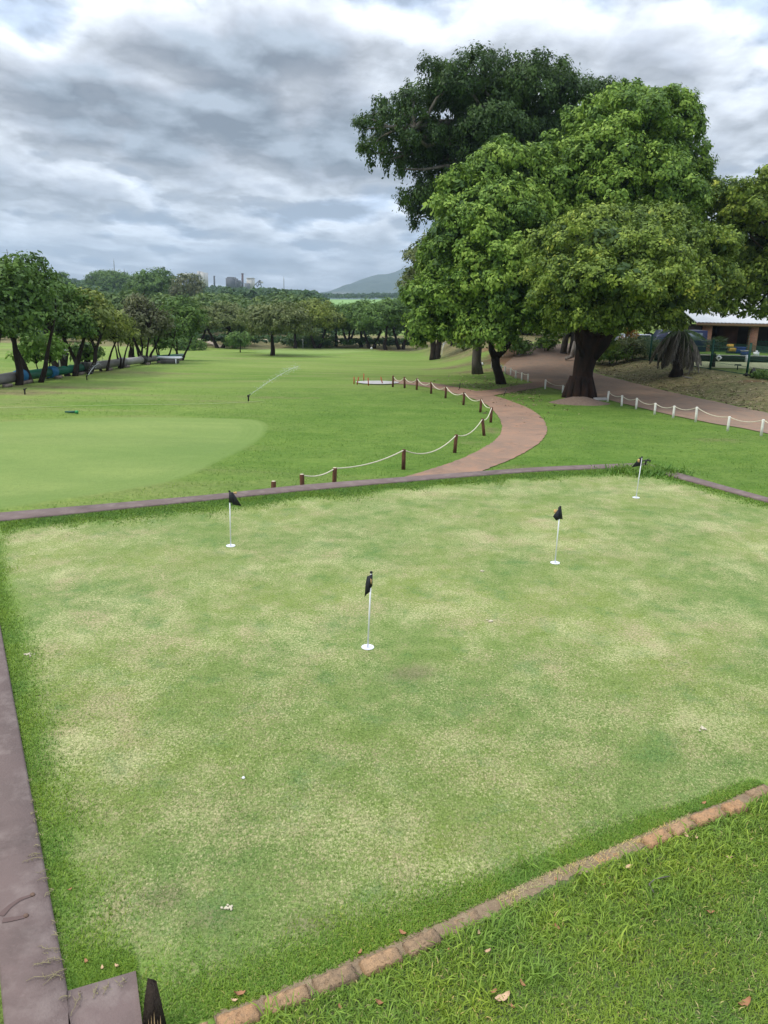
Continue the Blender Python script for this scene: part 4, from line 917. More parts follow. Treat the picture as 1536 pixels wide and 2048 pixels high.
mb = MB(); mb.tube(P - o0, .010, 5); o = mb.build('garden_hose', simple('pale_hose', (0.42, 0.48, 0.22), (0.35, 0.42, 0.18), 3, .6)); o.location = tuple(o0); tag(o, 'thin pale hose lying across the fairway above the large green', 'hose')
b = gp(143, 828); o = empty('hose_end', b, 'green hose coupling lying at the edge of the bunker rim', 'coupling'); mb = MB(); mb.tube([(-.25, 0, .08), (0, 0, .08), (.16, 0, .08)], [.03, .05, .05], 8); rel(mb.build('hose_barrel', M['dark_green_paint']), o); mb = MB(); mb.tube([(.162, 0, .08), (.26, 0, .08)], .065, 8); rel(mb.build('hose_collar', simple('bright_green', (.03, .30, .08), None, 5, .5)), o)

# ------------------------------------------------------------------ trees
def leaf_cloud(lobes, density, L_, W_, clump=0.45, droop=0.3, seed=0, spread=1.0, tint0=0.0, solid=0.72, hang=0.0, patch=None, tvar=0.5, keepz=-0.75, ragged=0.42):
    """leaf faces gathered in clumps on the outside of overlapping lobes. lobes: n x 6 (centre, radii)"""
    r = np.random.default_rng(seed); lobes = np.asarray(lobes, float); C_, T_, D_, LB = [], [], [], []
    for li, (cx, cy, cz, rx, ry, rz) in enumerate(lobes):
        area = 4 * PI * ((rx * ry) ** 1.6 / 3 + (rx * rz) ** 1.6 / 3 + (ry * rz) ** 1.6 / 3) ** (1 / 1.6)
        nc = max(6, int(area / (clump * clump * 1.5)))
        u = r.normal(0, 1, (nc, 3)); u /= np.linalg.norm(u, axis=1)[:, None]
        u = u[u[:, 2] > keepz]; rad = 0.78 + 0.28 * r.random(len(u)) ** 0.7 + (r.random(len(u)) < .16) * r.random(len(u)) * ragged
        c = np.array((cx, cy, cz)) + u * rad[:, None] * (rx, ry, rz)
        inside = np.zeros(len(c), bool)
        for lj, l2 in enumerate(lobes):
            if lj == li: continue
            inside |= (((c - l2[:3]) / l2[3:]) ** 2).sum(1) < solid ** 2
        c = c[~inside]; u = u[~inside]
        C_.append(c); D_.append(u); LB.append(np.full(len(c), r.random() - .5))
    c = np.vstack(C_); u = np.vstack(D_); lb = np.concatenate(LB)
    nl = np.maximum(3, (density * clump * clump * (0.6 + 0.8 * r.random(len(c))))).astype(int)
    idx = np.repeat(np.arange(len(c)), nl); n = len(idx)
    off = r.normal(0, 1, (n, 3)); off /= np.linalg.norm(off, axis=1)[:, None]; off *= (r.random(n) ** 0.45)[:, None]
    cs = clump * (0.7 + 0.6 * r.random(len(c)))[idx]
    off = off * cs[:, None] * np.array((1, 1, 0.75)) * spread
    p = c[idx] + off
    if hang: p[:, 2] -= hang * r.random(n) ** 1.5 * (0.3 + 0.7 * r.random(len(c))[idx])
    nrm = u[idx] * 0.85 + np.array((0, 0, 0.35)) + off / cs[:, None] * 0.4 + r.normal(0, 0.36, (n, 3)); nrm /= np.linalg.norm(nrm, axis=1)[:, None]
    ax = r.normal(0, 1, (n, 3)) + u[idx] * 0.5 + np.array((0, 0, -1.0)) * droop * 2
    ax -= nrm * (ax * nrm).sum(1)[:, None]; ax /= np.linalg.norm(ax, axis=1)[:, None] + 1e-9
    bx = np.cross(nrm, ax); s_ = (0.45 + 1.05 * r.random(n))[:, None]
    a = ax * L_ * s_ * 0.5; b = bx * W_ * s_ * 0.5
    V = np.concatenate([p - a, p + b - a * .1, p + a, p - b - a * .1]); i = np.arange(n)
    Q = np.stack([i, i + n, i + 2 * n, i + 3 * n], 1)
    ct = r.random(len(c))[idx]
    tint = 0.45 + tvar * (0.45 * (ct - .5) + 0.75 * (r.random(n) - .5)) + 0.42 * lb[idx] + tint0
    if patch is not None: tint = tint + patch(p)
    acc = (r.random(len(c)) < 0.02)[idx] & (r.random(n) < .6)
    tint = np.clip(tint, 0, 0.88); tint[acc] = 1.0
    return V, Q, tint
def sublobes(lobes, seed, k=0.37, per=12, minr=0.9, flat=0.8, hole=0.27):
    """break big lobes into cauliflower heads"""
    r = np.random.default_rng(seed); out = []
    for l in np.asarray(lobes):
        if min(l[3:]) < minr: out.append(l); continue
        n = int(per * (1 + (max(l[3:]) > 2) * .6)); g_ = PI * (3 - math.sqrt(5)); o_ = r.random() * 6.28
        for i in range(n):
            if r.random() < hole: continue
            z = 1 - (i + .5) / n * 1.65; q = math.sqrt(max(0, 1 - z * z)); a = i * g_ + o_; u = np.array((q * math.cos(a), q * math.sin(a), z)) + r.normal(0, .12, 3)
            s_ = k * r.uniform(.7, 1.2); rr = (l[3] * l[4] * l[5]) ** (1 / 3) * s_
            out.append(np.array((*(l[:3] + u * l[3:] * (1.02 - s_ * .75)), rr * 1.12, rr * 1.12, rr * flat)))
    return np.array(out)
def cloud_obj(parts, mat, parent, name='crown'):
    mb = MB()
    for V, Q, t in parts: mb.v.append(V); mb.q.append(Q + mb.n); mb.at.append(t); mb.n += len(V)
    o = mb.build(name, mat, attr='tint')
    if parent is not None: local(o, parent)
    return o
def limb(mb, a, b, r0, r1, bow=0.15, n=7, sides=7, jit=.15):
    a = np.array(a, float); b = np.array(b, float); t = np.linspace(0, 1, n)[:, None]; L_ = np.linalg.norm(b - a)
    P = a * (1 - t) + b * t + np.array((0, 0, 1)) * np.sin(t * PI) * bow * L_ * 0.5 + np.vstack([[0, 0, 0], RNG.normal(0, .035 * L_, (n - 2, 3)), [0, 0, 0]])
    mb.tube(P, np.linspace(r0, r1, n), sides, jit, cap=False); return P
def lobes_px(L_, Y0, seed=0, dvar=2.0, k=1.1, yoff=None):
    r = np.random.default_rng(seed); out = []
    for q in L_:
        px, py, rx, ry = q[:4]; Y = Y0 + (q[4] if len(q) > 4 else r.uniform(-dvar, dvar)); s_ = mpp(Y)
        c = pd(px, py, Y); out.append((c[0], c[1], c[2], rx * s_, (rx + ry) / 2 * s_ * k, ry * s_))
    return np.array(out)

# -- dark fig behind
fig_base = np.array(gp(1128, 692)); 
YF = 62.0
fig_l = [(905, 165, 50, 35), (862, 128, 24, 14), (885, 138, 30, 18), (960, 108, 26, 14), (945, 140, 45, 32), (1000, 128, 40, 22), (1040, 128, 30, 20), (1078, 112, 17, 15), (1100, 140, 40, 28), (1128, 124, 16, 9), (1020, 180, 85, 50), (910, 215, 65, 50), (1120, 195, 75, 48), (1190, 178, 30, 20), (1222, 164, 16, 11), (1212, 190, 26, 20),
         (822, 195, 36, 20), (845, 175, 30, 18), (795, 212, 34, 12), (765, 198, 18, 8), (742, 238, 32, 9), (716, 240, 12, 5), (770, 228, 34, 14), (750, 288, 30, 10), (722, 292, 12, 6), (775, 275, 34, 20), (742, 306, 7, 22), (760, 262, 8, 20), (728, 258, 5, 14), (790, 300, 30, 34), (776, 320, 8, 18), (830, 255, 52, 40), (850, 300, 50, 45), (815, 330, 20, 16), (800, 338, 7, 12),
         (900, 290, 70, 55), (990, 270, 85, 70), (1100, 275, 85, 60), (865, 350, 38, 30), (835, 385, 34, 16), (810, 398, 18, 10), (830, 410, 18, 18), (828, 438, 8, 16), (855, 405, 28, 22), (900, 380, 55, 50), (975, 350, 70, 50), (1190, 250, 55, 45), (1060, 330, 60, 45), (960, 430, 60, 50), (1080, 400, 80, 50), (870, 425, 20, 14)]
fig = empty('fig_tree', (fig_base[0], YF + 2, float(H(fig_base[0], YF + 2))), 'huge dark fig tree with drooping layered branches rising behind the green trees', 'tree')
lf = lobes_px(fig_l, YF, 3, 3.0, 1.0)
back = lobes_px([(1010, 230, 70, 40, 5), (1100, 270, 80, 60, 6), (1000, 350, 90, 60, 6), (1080, 430, 130, 90, 6), (1100, 540, 120, 60, 6)], YF, 4)
V = []
V.append(leaf_cloud(sublobes(lf * np.array((1, 1, 1, .92, .92, .92)), 5, .48, 9, 1.2, .55, .30), 190, 0.22, 0.11, 0.32, 0.9, 5, hang=0.85, tint0=0.02, solid=0.8, ragged=.6)); V.append(leaf_cloud(lf[lf[:, 5] > 1.6] * np.array((1, 1, 1, .42, .42, .42)), 50, .4, .24, .5, .5, 55)); V.append(leaf_cloud(back, 50, 0.34, 0.18, 0.7, 0.6, 6, hang=0.6))
cloud_obj(V, M['leaf_fig'], fig)
mb = MB(); fb = np.array(fig.location)
tr_top = pd(1085, 470, YF + 2)
for k in range(11):
    a = k / 11 * 2 * PI; rr = .5 + .8 * random.random(); st_ = fb + np.array((math.cos(a) * rr * 1.2, math.sin(a) * rr, -.1)); tp = fb + np.array((math.cos(a) * rr * .5 - .3, math.sin(a) * rr * .5, 4.2 + 1.5 * random.random()))
    mb.tube([st_, st_ * .5 + tp * .5 + RNG.normal(0, .1, 3), tp], [.28, .2, .22], 8, .2)
for k in range(5):
    mb.tube([fb + np.array((RNG.normal(0, .35), RNG.normal(0, .3), 3.5)), fb + np.array((-.8 + .3 * k, 0, 7.5)), tr_top + np.array((k - 2, 0, 0)) * .5], [.55, .5, .42], 9, .2)
for l in lf[:48:2]:
    limb(mb, tr_top + RNG.normal(0, .4, 3), l[:3], .30, .05, .25)
for k in (4, 16, 21, 23, 32, 45): limb(mb, lf[31][:3], lf[k][:3], .14, .03, .2)
local(mb.build('trunk', M['bark_root'], smooth=True), fig)

# -- green tree with hanging outer branches (two leaning trunks)
YG = 46.0
g_l = [(1005, 345, 90, 50, 2), (1045, 325, 50, 30, 1), (990, 318, 30, 24, 0), (945, 372, 60, 40, 0), (920, 400, 45, 45, -1), (1000, 420, 85, 60, -1), (1075, 400, 60, 55, 1), (905, 470, 50, 60, -2), (960, 480, 60, 60, -3), (884, 500, 34, 50, -1), (868, 545, 28, 44, -1), (858, 585, 32, 44, -2), (838, 612, 24, 40, -2), (845, 650, 28, 34, -2.5), (875, 640, 34, 40, -3), (890, 590, 45, 45, -3), (905, 545, 45, 45, -2), (925, 610, 50, 50, -3), (945, 560, 45, 40, -4),
       (1000, 530, 65, 55, -4), (1055, 545, 60, 50, -4), (1015, 590, 60, 45, -5), (965, 640, 45, 34, -4), (940, 665, 30, 24, -4), (990, 665, 42, 22, -5), (1050, 630, 50, 34, -5), (1080, 600, 50, 50, -4), (905, 668, 22, 18, -3), (1100, 470, 50, 60, 0), (1090, 650, 36, 20, -3), (820, 585, 14, 18, -2), (835, 675, 12, 14, -2.5), (930, 430, 50, 40, -2), (1090, 350, 40, 30, 3)]
gb = np.array(gp(1003, 768)); gt_ = empty('leafy_tree', gb, 'fresh green tree with curtains of leaves hanging over two slim dark trunks', 'tree')
lg = lobes_px(g_l, YG, 7, 2.0, 1.1); bk = lobes_px([(990, 430, 90, 80, 6), (930, 560, 80, 80, 5), (1040, 560, 90, 80, 5)], YG, 8)
V = [leaf_cloud(sublobes(lg, 8), 250, 0.20, 0.115, 0.30, 0.5, 8, hang=0.30, solid=0.82, tvar=.65), leaf_cloud(lg * np.array((1, 1, 1, .56, .56, .56)), 60, .36, .22, .45, .4, 88, tint0=-.38), leaf_cloud(bk, 40, 0.40, 0.24, 0.7, 0.3, 9)]  # second cloud: inner leaves tinted dark, painting shade into the crown's crevices
cloud_obj(V, M['leaf_green'], gt_)
mb = MB(); Yt = gb[1]
A = pd(1003, 770, Yt); B = pd(991, 715, Yt); C1 = pd(982, 672, Yt); C2 = pd(1022, 680, Yt)
mb.tube([A, pd(998, 750, Yt), pd(992, 730, Yt), B], [.33, .27, .25, .25], 10, .12); mb.tube([B, pd(983, 700, Yt), C1, pd(965, 600, Yt), pd(950, 520, Yt)], [.25, .19, .16, .16, .12], 9, .12); mb.tube([B, pd(1008, 700, Yt), C2, pd(1035, 640, Yt), pd(1050, 540, Yt), pd(1040, 440, Yt)], [.22, .17, .16, .15, .14, .10], 9, .12)
local(mb.build('trunk', M['bark_dark'], smooth=True), gt_); mb = MB(); A = np.array(gp(955, 748)); Y2 = A[1]
mb.tube([A, pd(953, 720, Y2), pd(955, 690, Y2), pd(965, 600, Y2), pd(980, 500, Y2)], [.42, .33, .33, .3, .2], 10, .1); local(mb.build('trunk', M['bark_grey'], smooth=True), gt_); mb = MB()
for l in lg[::3]: limb(mb, pd(1040, 540, Yt - 1), l[:3], .12, .03, .2)
local(mb.build('branches', M['bark_dark'], smooth=True), gt_)

# -- tall green tree behind the big trunk
YT = 50.0
t_l = [(1240, 205, 45, 30, 0), (1300, 200, 60, 28, 0), (1350, 215, 45, 34, 0), (1190, 235, 50, 40, 0), (1375, 255, 26, 40, 1), (1260, 250, 75, 50, -2), (1330, 265, 60, 50, 0), (1150, 290, 55, 40, 0), (1120, 325, 42, 45, -1), (1210, 320, 75, 55, -3), (1290, 335, 75, 55, -3), (1365, 320, 48, 40, 0), (1395, 340, 24, 34, 1), (1150, 380, 60, 50, -3), (1230, 390, 75, 45, -4), (1320, 395, 70, 50, -3), (1380, 400, 32, 45, 0), (1130, 440, 60, 40, -3), (1200, 440, 70, 40, -2), (1300, 440, 80, 40, -2), (1100, 365, 30, 30, -1)]
tb = np.array((pd(1168, 700, YT)[0], YT, float(H(pd(1168, 700, YT)[0], YT)))); tt_ = empty('leafy_tree', tb, 'tall rounded fresh green tree, highest of the light green crowns', 'tree')
lt = lobes_px(t_l, YT, 11, 2.0, 1.1); bk = lobes_px([ (1230, 420, 110, 80, 6), (1340, 400, 70, 80, 5)], YT, 12)
V = [leaf_cloud(sublobes(lt, 13), 230, 0.21, 0.12, 0.32, 0.4, 13, hang=0.25, solid=0.82, tvar=.65), leaf_cloud(lt * np.array((1, 1, 1, .50, .50, .50)), 50, .36, .22, .5, .4, 89, tint0=-.38), leaf_cloud(bk, 40, 0.42, 0.25, 0.8, 0.3, 14)]  # core leaves get a darker tint so crevice shade sits in their colour
cloud_obj(V, M['leaf_green'], tt_)
mb = MB(); tp = pd(1240, 480, YT); mb.tube([tb, (tb + tp) / 2 + (.2, 0, 0), tp], [.6, .45, .35], 10, .15)
for l in lt[::2]: limb(mb, tp, l[:3], .2, .03, .2)
local(mb.build('trunk', M['bark_dark'], smooth=True), tt_)

# -- big trunk tree, olive yellow crown
YB = float(gp(1160, 795)[1])
b_l = [(1190, 445, 60, 30, -1), (1255, 450, 60, 34, 0), (1320, 440, 55, 30, 0), (1130, 475, 55, 36, -1), (1090, 490, 40, 30, -1), (1200, 490, 80, 45, -3), (1290, 500, 85, 45, -3), (1370, 475, 50, 40, -1), (1420, 490, 50, 38, 0), (1455, 480, 24, 24, 0), (1100, 540, 45, 45, -2), (1150, 550, 70, 50, -4), (1240, 560, 85, 50, -5), (1330, 560, 80, 50, -4), (1400, 550, 50, 50, -1), (1100, 595, 42, 38, -3), (1160, 610, 65, 40, -4), (1250, 620, 60, 32, -4), (1320, 610, 60, 38, -3), (1380, 600, 45, 40, -1), (1225, 640, 34, 26, -3), (1175, 640, 40, 20, -4), (1290, 640, 45, 18, -2), (1425, 560, 36, 40, 0), (1120, 640, 30, 20, -2), (1215, 680, 16, 30, 0.5), (1345, 642, 30, 14, 0)]
bb = np.array(gp(1160, 797)); bt = empty('shade_tree', bb, 'broad tree with a massive dark trunk and mottled yellow green crown beside the road', 'tree')
lb_ = lobes_px(b_l, YB, 15, 2.0, 1.1); bk = lobes_px([(1240, 530, 120, 70, 5), (1340, 540, 90, 70, 4), (1150, 560, 70, 60, 4)], YB, 16)
def ypatch(p):
    return 0.16 * (vnoise(p[:, [0, 2]] + 20, .8, 5) - .45) + 0.02
V = [leaf_cloud(lb_ * np.array((1, 1, 1, .56, .56, .56)), 70, .28, .18, .4, .4, 90, tint0=-.38), leaf_cloud(sublobes(lb_, 17), 330, 0.155, 0.09, 0.27, 0.4, 17, hang=0.2, solid=0.80, patch=ypatch, tvar=0.7), leaf_cloud(bk, 50, 0.36, 0.2, 0.7, 0.3, 18)]  # first cloud: core leaves coloured dark to stand for shade between the heads
cloud_obj(V, M['leaf_yellow'], bt)
mb = MB(); n = 14
def TP(x, y, dy=0): return pd(x, y, YB + dy)
mb.tube([TP(1157, 805), TP(1160, 790), TP(1164, 760), TP(1168, 730), TP(1174, 700), TP(1182, 672)], [.74, .60, .52, .50, .53, .60], 18, .12)
for k in range(7):
    a = -PI + k / 6 * PI * 1.1; q = TP(1158, 797); mb.tube([q + np.array((math.cos(a) * .85, math.sin(a) * .8, -.15)), q + np.array((math.cos(a) * .7, math.sin(a) * .65, .2)), q + np.array((math.cos(a) * .38, math.sin(a) * .38, 1.1))], [.10, .20, .22], 8, .2)
mb.tube([TP(1172, 700), TP(1164, 665), TP(1155, 620), TP(1140, 560, -1)], [.45, .36, .3, .15], 12, .12); mb.tube([TP(1182, 690), TP(1185, 650), TP(1200, 590), TP(1220, 520)], [.5, .42, .34, .15], 12, .12)
mb.tube([TP(1180, 712), TP(1200, 685), TP(1222, 655), TP(1255, 610, 1), TP(1310, 560, 1)], [.42, .46, .40, .34, .18], 12, .12); mb.tube([TP(1164, 712, -.5), TP(1160, 690, -.8), TP(1150, 660, -1)], [.12, .11, .08], 8, .1)
for l in lb_[::2]: limb(mb, TP(1200, 600), l[:3], .16, .03, .2)
local(mb.build('trunk', M['bark_red'], smooth=True), bt)

# -- tree at the right edge
YR = 50.0
r_l = [(1425, 380, 30, 24), (1460, 375, 36, 20), (1450, 410, 45, 34), (1500, 395, 36, 34), (1530, 365, 30, 30), (1550, 345, 26, 16), (1500, 440, 60, 45), (1440, 455, 40, 30), (1550, 430, 50, 60), (1475, 500, 60, 40), (1540, 510, 60, 45), (1455, 560, 45, 40), (1515, 565, 50, 40), (1570, 560, 50, 50), (1470, 605, 40, 26), (1530, 600, 40, 24), (1440, 600, 30, 30), (1590, 480, 60, 80), (1500, 622, 26, 10), (1545, 625, 26, 12)]
rb = np.array((pd(1640, 600, YR)[0], YR, float(H(pd(1640, 600, YR)[0], YR)))); rt = empty('leafy_tree', rb, 'tree at the right edge with deep shade between yellowish leaf clumps above the building', 'tree')
lr = lobes_px(r_l, YR, 19, 2.5, 1.0); V = [leaf_cloud(sublobes(lr, 20, .45, 9), 200, 0.21, 0.12, 0.32, 0.4, 20, hang=0.3, solid=.8, patch=lambda p: .22 * (vnoise(p[:, [0, 2]] + 30, .6, 8) - .5), tvar=.7)]
cloud_obj(V, M['leaf_yellow'], rt)
mb = MB(); tp = pd(1600, 560, YR); mb.tube([rb, (rb + tp) / 2 + (.3, 0, 0), tp], [.55, .42, .35], 10, .15)
for l in lr[::1]: limb(mb, tp, l[:3], .14, .025, .25)
limb(mb, tp, pd(1500, 470, YR - 2), .16, .05, .1); limb(mb, tp, pd(1535, 620, YR - 1), .09, .03, .1)
local(mb.build('trunk', M['bark_dark'], smooth=True), rt)

# -- generic trees
def auto_tree(name, base, h, w, label, leafm, barkm, stems=2, crown0=0.28, n_l=9, dens=60, leaf=(0.30, 0.17), clump=0.6, seed=0, group=None, hang=.15, sr=.16, spreadx=.5, keepz=-.6, solid=.75, tw=None, lobes=None):
    r = np.random.default_rng(seed + 100); base = np.array(base, float); root = empty(name, base, label, 'tree', group)
    z0 = base[2] + h * crown0; hc = h * (1 - crown0); c = np.array((base[0], base[1], z0 + hc * .5))
    if lobes is None:
        lobes = [(c[0], c[1], c[2], w * .30, w * .30, hc * .33)]
        for k in range(n_l):
            a = k / n_l * 2 * PI + r.uniform(-.3, .3); e_ = r.uniform(-.75, .95); q = math.sqrt(max(0, 1 - e_ * e_)); R_ = w * .5
            s_ = r.uniform(.20, .30) * w
            lobes.append((c[0] + math.cos(a) * q * (R_ - s_ * .85), c[1] + math.sin(a) * q * (R_ - s_ * .85), c[2] + e_ * (hc * .5 - s_ * .7), s_, s_, s_ * r.uniform(.7, .95)))
        lobes.append((c[0] + r.uniform(-.1, .1) * w, c[1], c[2] + hc * .5 - w * .18, w * .22, w * .22, w * .18))
    lobes = np.array(lobes)
    mn = min(lobes[:, 3]) * .8
    cloud_obj([leaf_cloud(sublobes(lobes, seed, .5, 7, mn), dens * 1.9, leaf[0] * .7, leaf[1] * .7, clump * .72, .3, seed, hang=hang, solid=.8, keepz=keepz, tvar=.6), leaf_cloud(lobes * np.array((1, 1, 1, .7, .7, .7)), dens * .5, leaf[0] * 1.2, leaf[1] * 1.2, clump, .3, seed + 1, tint0=-.12)] if 1 else [], leafm, root)  # inner core leaves tinted a little darker, painted shade deep in the crown
    mb = MB()
    for k in range(stems):
        a = k / stems * 2 * PI + r.uniform(0, 1); sp = (0.0 if stems == 1 else .16) * w * spreadx; 
        s0_ = base + np.array((math.cos(a) * sp * .35, math.sin(a) * sp * .35, -.1)); m1_ = base + np.array((math.cos(a) * sp * 1.2, math.sin(a) * sp * 1.2, h * crown0 * .9)); t1 = base + np.array((math.cos(a) * sp * 2.4, math.sin(a) * sp * 2.0, h * .62))
        P = smooth_line([s0_, (s0_ + m1_) / 2 + r.normal(0, .07 * h * .3, 3) * (1, 1, 0), m1_, t1], 4); mb.tube(P, np.linspace(sr * 1.25, sr * .45, len(P)), 8, .15)
        for l in lobes[k::stems]: limb(mb, m1_ * .6 + t1 * .4, l[:3], sr * .42, .02, .1, 5, 5)
        for q in range(tw or 0):
            d = r.normal(0, 1, 3); d[2] = abs(d[2]); d /= np.linalg.norm(d); e1 = c + d * (w * .5, w * .5, hc * .52) * r.uniform(.9, 1.08); limb(mb, m1_ * .4 + t1 * .6, e1, .05, .012, .1, 6, 4)
    local(mb.build('trunk', barkm, smooth=True), root); return root
s60 = lambda base: mpp(base[1])
# left row along the pipeline: (px, py, top y, width px, kind, stems, label)
row = [(38, 770, 520, 150, 'leaf_dark', 1, 'dark green tree with a single straight trunk, first at the left edge', .30, .30),
       (72, 765, 502, 130, 'leaf_dark', 2, 'tallest tree of the left row with two crooked stems', .28, .22),
       (143, 752, 565, 110, 'leaf_dark', 2, 'left row tree whose trunk splits in a wide dark V', .33, .26),
       (170, 748, 575, 125, 'leaf_olive', 2, 'yellow topped tree of the left row with twisted dark stems', .33, .22),
       (208, 742, 610, 90, 'leaf_olive', 3, 'thin multi stemmed olive tree leaning over the grey pipe', .38, .13),
       (240, 737, 625, 80, 'leaf_olive', 3, 'small slender stemmed tree in front of the pale pipe section', .40, .11),
       (292, 728, 588, 105, 'leaf_twig', 5, 'greyish twiggy tree with many stems and bare upper branches', .30, .16),
       (325, 724, 615, 70, 'leaf_dark', 3, 'short dark bushy tree between the twiggy tree and the last one', .18, .15),
       (358, 721, 592, 105, 'leaf_dark', 3, 'last tree of the left row, round green crown at its right end', .26, .15)]
for i, (px, py, ty_, wp, k, st_, lab, c0, sr) in enumerate(row):
    b = np.array(gp(px, py)); h = (pd(px, ty_, b[1])[2] - b[2]); w = wp * mpp(b[1])
    auto_tree('broadleaf_tree', b, h, w, lab, M[k], M['bark_dark'], st_, c0, 11 if wp > 100 else 8, 48, (0.30, 0.17), .55, 40 + i, 'row of trees along the pipeline', .25, sr * .62, 1.1, -.6, .75, tw=(14 if k == 'leaf_twig' else 3))
# olive top of the row behind, filling the gap to the left
for (px, py, ty_, wp, k, lab) in [(-30, 775, 545, 130, 'leaf_dark', 'dark tree cut by the left edge of the frame'), (118, 735, 560, 70, 'leaf_dark', 'dark tree standing behind the tallest tree of the left row')]:
    b = np.array(gp(px, py)); h = (pd(px, ty_, b[1])[2] - b[2]); auto_tree('broadleaf_tree', b, h, wp * mpp(b[1]), lab, M[k], M['bark_dark'], 2, .32, 9, 44, (0.32, 0.18), .6, 60 + wp, 'row of trees along the pipeline', .25, .2, 1.0)
auto_tree('sapling', gp(88, 757), 2.6, 3.0, 'light green low shrub at the foot of the tallest left tree', M['leaf_lime'], M['bark_dark'], 2, .15, 6, 60, (.3, .15), .4, 71, None, .1, .05)
for (px, py, ty_, wp, k, lab) in [(176, 733, 690, 60, 'leaf_dark', 'thin trunked low tree seen under the crowns beyond the pipe'), (265, 720, 650, 60, 'leaf_olive', 'reddish trunked tree beyond the pipeline')]:
    b = np.array(gp(px, py)); h = (pd(px, ty_, b[1])[2] - b[2]); auto_tree('broadleaf_tree', b, h, wp * mpp(b[1]), lab, M[k], M['bark_red'], 1, .35, 6, 36, (0.34, 0.2), .7, 80 + wp, None, .1, .3)
# tree line across the middle
mid = [(440, 696, 603, 85, 'leaf_grey', 2, 'greyish round tree beside the dirt track', .30), (545, 711, 610, 118, 'leaf_grey', 1, 'solitary tree on a straight dark trunk standing out in front on the fairway', .36), (478, 692, 618, 62, 'leaf_dark', 2, 'dark tree behind the low layered sapling', .25),
       (590, 697, 606, 80, 'leaf_grey', 1, 'grey green tree right behind the solitary trunk', .30), (635, 697, 600, 84, 'leaf_olive', 2, 'olive crowned tree behind the distant flagstick', .30), (672, 693, 608, 66, 'leaf_dark', 1, 'darker tree with the slim leaning trunk right of the flagstick', .32), (697, 690, 612, 56, 'leaf_dark', 3, 'many stemmed dark tree at the foot of the bank', .30),
       (722, 694, 596, 84, 'leaf_dark', 1, 'deep green tree left of the paired trunks', .32), (743, 697, 604, 72, 'leaf_dark', 2, 'paired trunk dark tree by the dirt opening', .30), (772, 700, 595, 82, 'leaf_dark', 1, 'thick trunked tree in front of the bright field', .32), (803, 699, 600, 70, 'leaf_dark', 2, 'dark tree beside the hanging green curtain of leaves', .30), (820, 690, 590, 66, 'leaf_dark', 2, 'tree half hidden behind the hanging leaf curtain', .28),
       (868, 697, 620, 50, 'leaf_grey', 1, 'slim trunk seen below the green leaves on the dry slope', .30), (905, 690, 615, 60, 'leaf_dark', 1, 'far tree on the dry slope behind the two trunks', .3), (395, 690, 620, 60, 'leaf_dark', 2, 'dark tree left of the dirt track', .25)]
for i, (px, py, ty_, wp, k, st_, lab, c0) in enumerate(mid):
    b = np.array(gp(px, py)); h = (pd(px, ty_, b[1])[2] - b[2]); w = wp * 1.15 * mpp(b[1])
    auto_tree('broadleaf_tree', b, h, w, lab, M[k], M['bark_dark'], st_, c0 * .9, 9, 26, (0.42, 0.25), .75, 120 + i, 'tree line across the far side of the fairway', .2, .26, .8)
auto_tree('sapling', gp(481, 705), 2.8, 3.4, 'small layered sapling left of the solitary tree', M['leaf_dark'], M['bark_dark'], 1, .25, 6, 30, (.35, .2), .5, 160, None, 0, .07)
# tree behind the building, behind the fig and on the dry slope
for i, (px, py, Y, h, w, k, lab) in enumerate([(872, 640, 84, 13, 8, 'leaf_grey', 'grey green tree rising behind the left edge of the green tree'), (1060, 640, 95, 11, 12, 'leaf_dark', 'dark tree behind the branch pile'), (1140, 640, 92, 12, 12, 'leaf_dark', 'dark tree behind the fig roots'), (1230, 640, 84, 9, 10, 'leaf_dark', 'dark tree beyond the parked cars'), (1310, 640, 88, 10, 12, 'leaf_dark', 'dark tree behind the dead palm'),
                                               (1400, 640, 98, 12, 14, 'leaf_dark', 'dark tree behind the left end of the building'), (1500, 600, 105, 13, 16, 'leaf_dark', 'dark tree behind the middle of the building'), (980, 640, 100, 9, 12, 'leaf_dark', 'dark tree far behind the white pillar'), (1590, 600, 95, 14, 15, 'leaf_olive', 'olive tree behind the right end of the building')]):
    p = pd(px, py, Y); b = (p[0], Y, float(H(p[0], Y))); auto_tree('broadleaf_tree', b, h, w, lab, M[k], M['bark_dark'], 2, .12 if i != 0 else .3, 9, 26, (0.45, 0.27), .8, 180 + i, None, .2, .3)

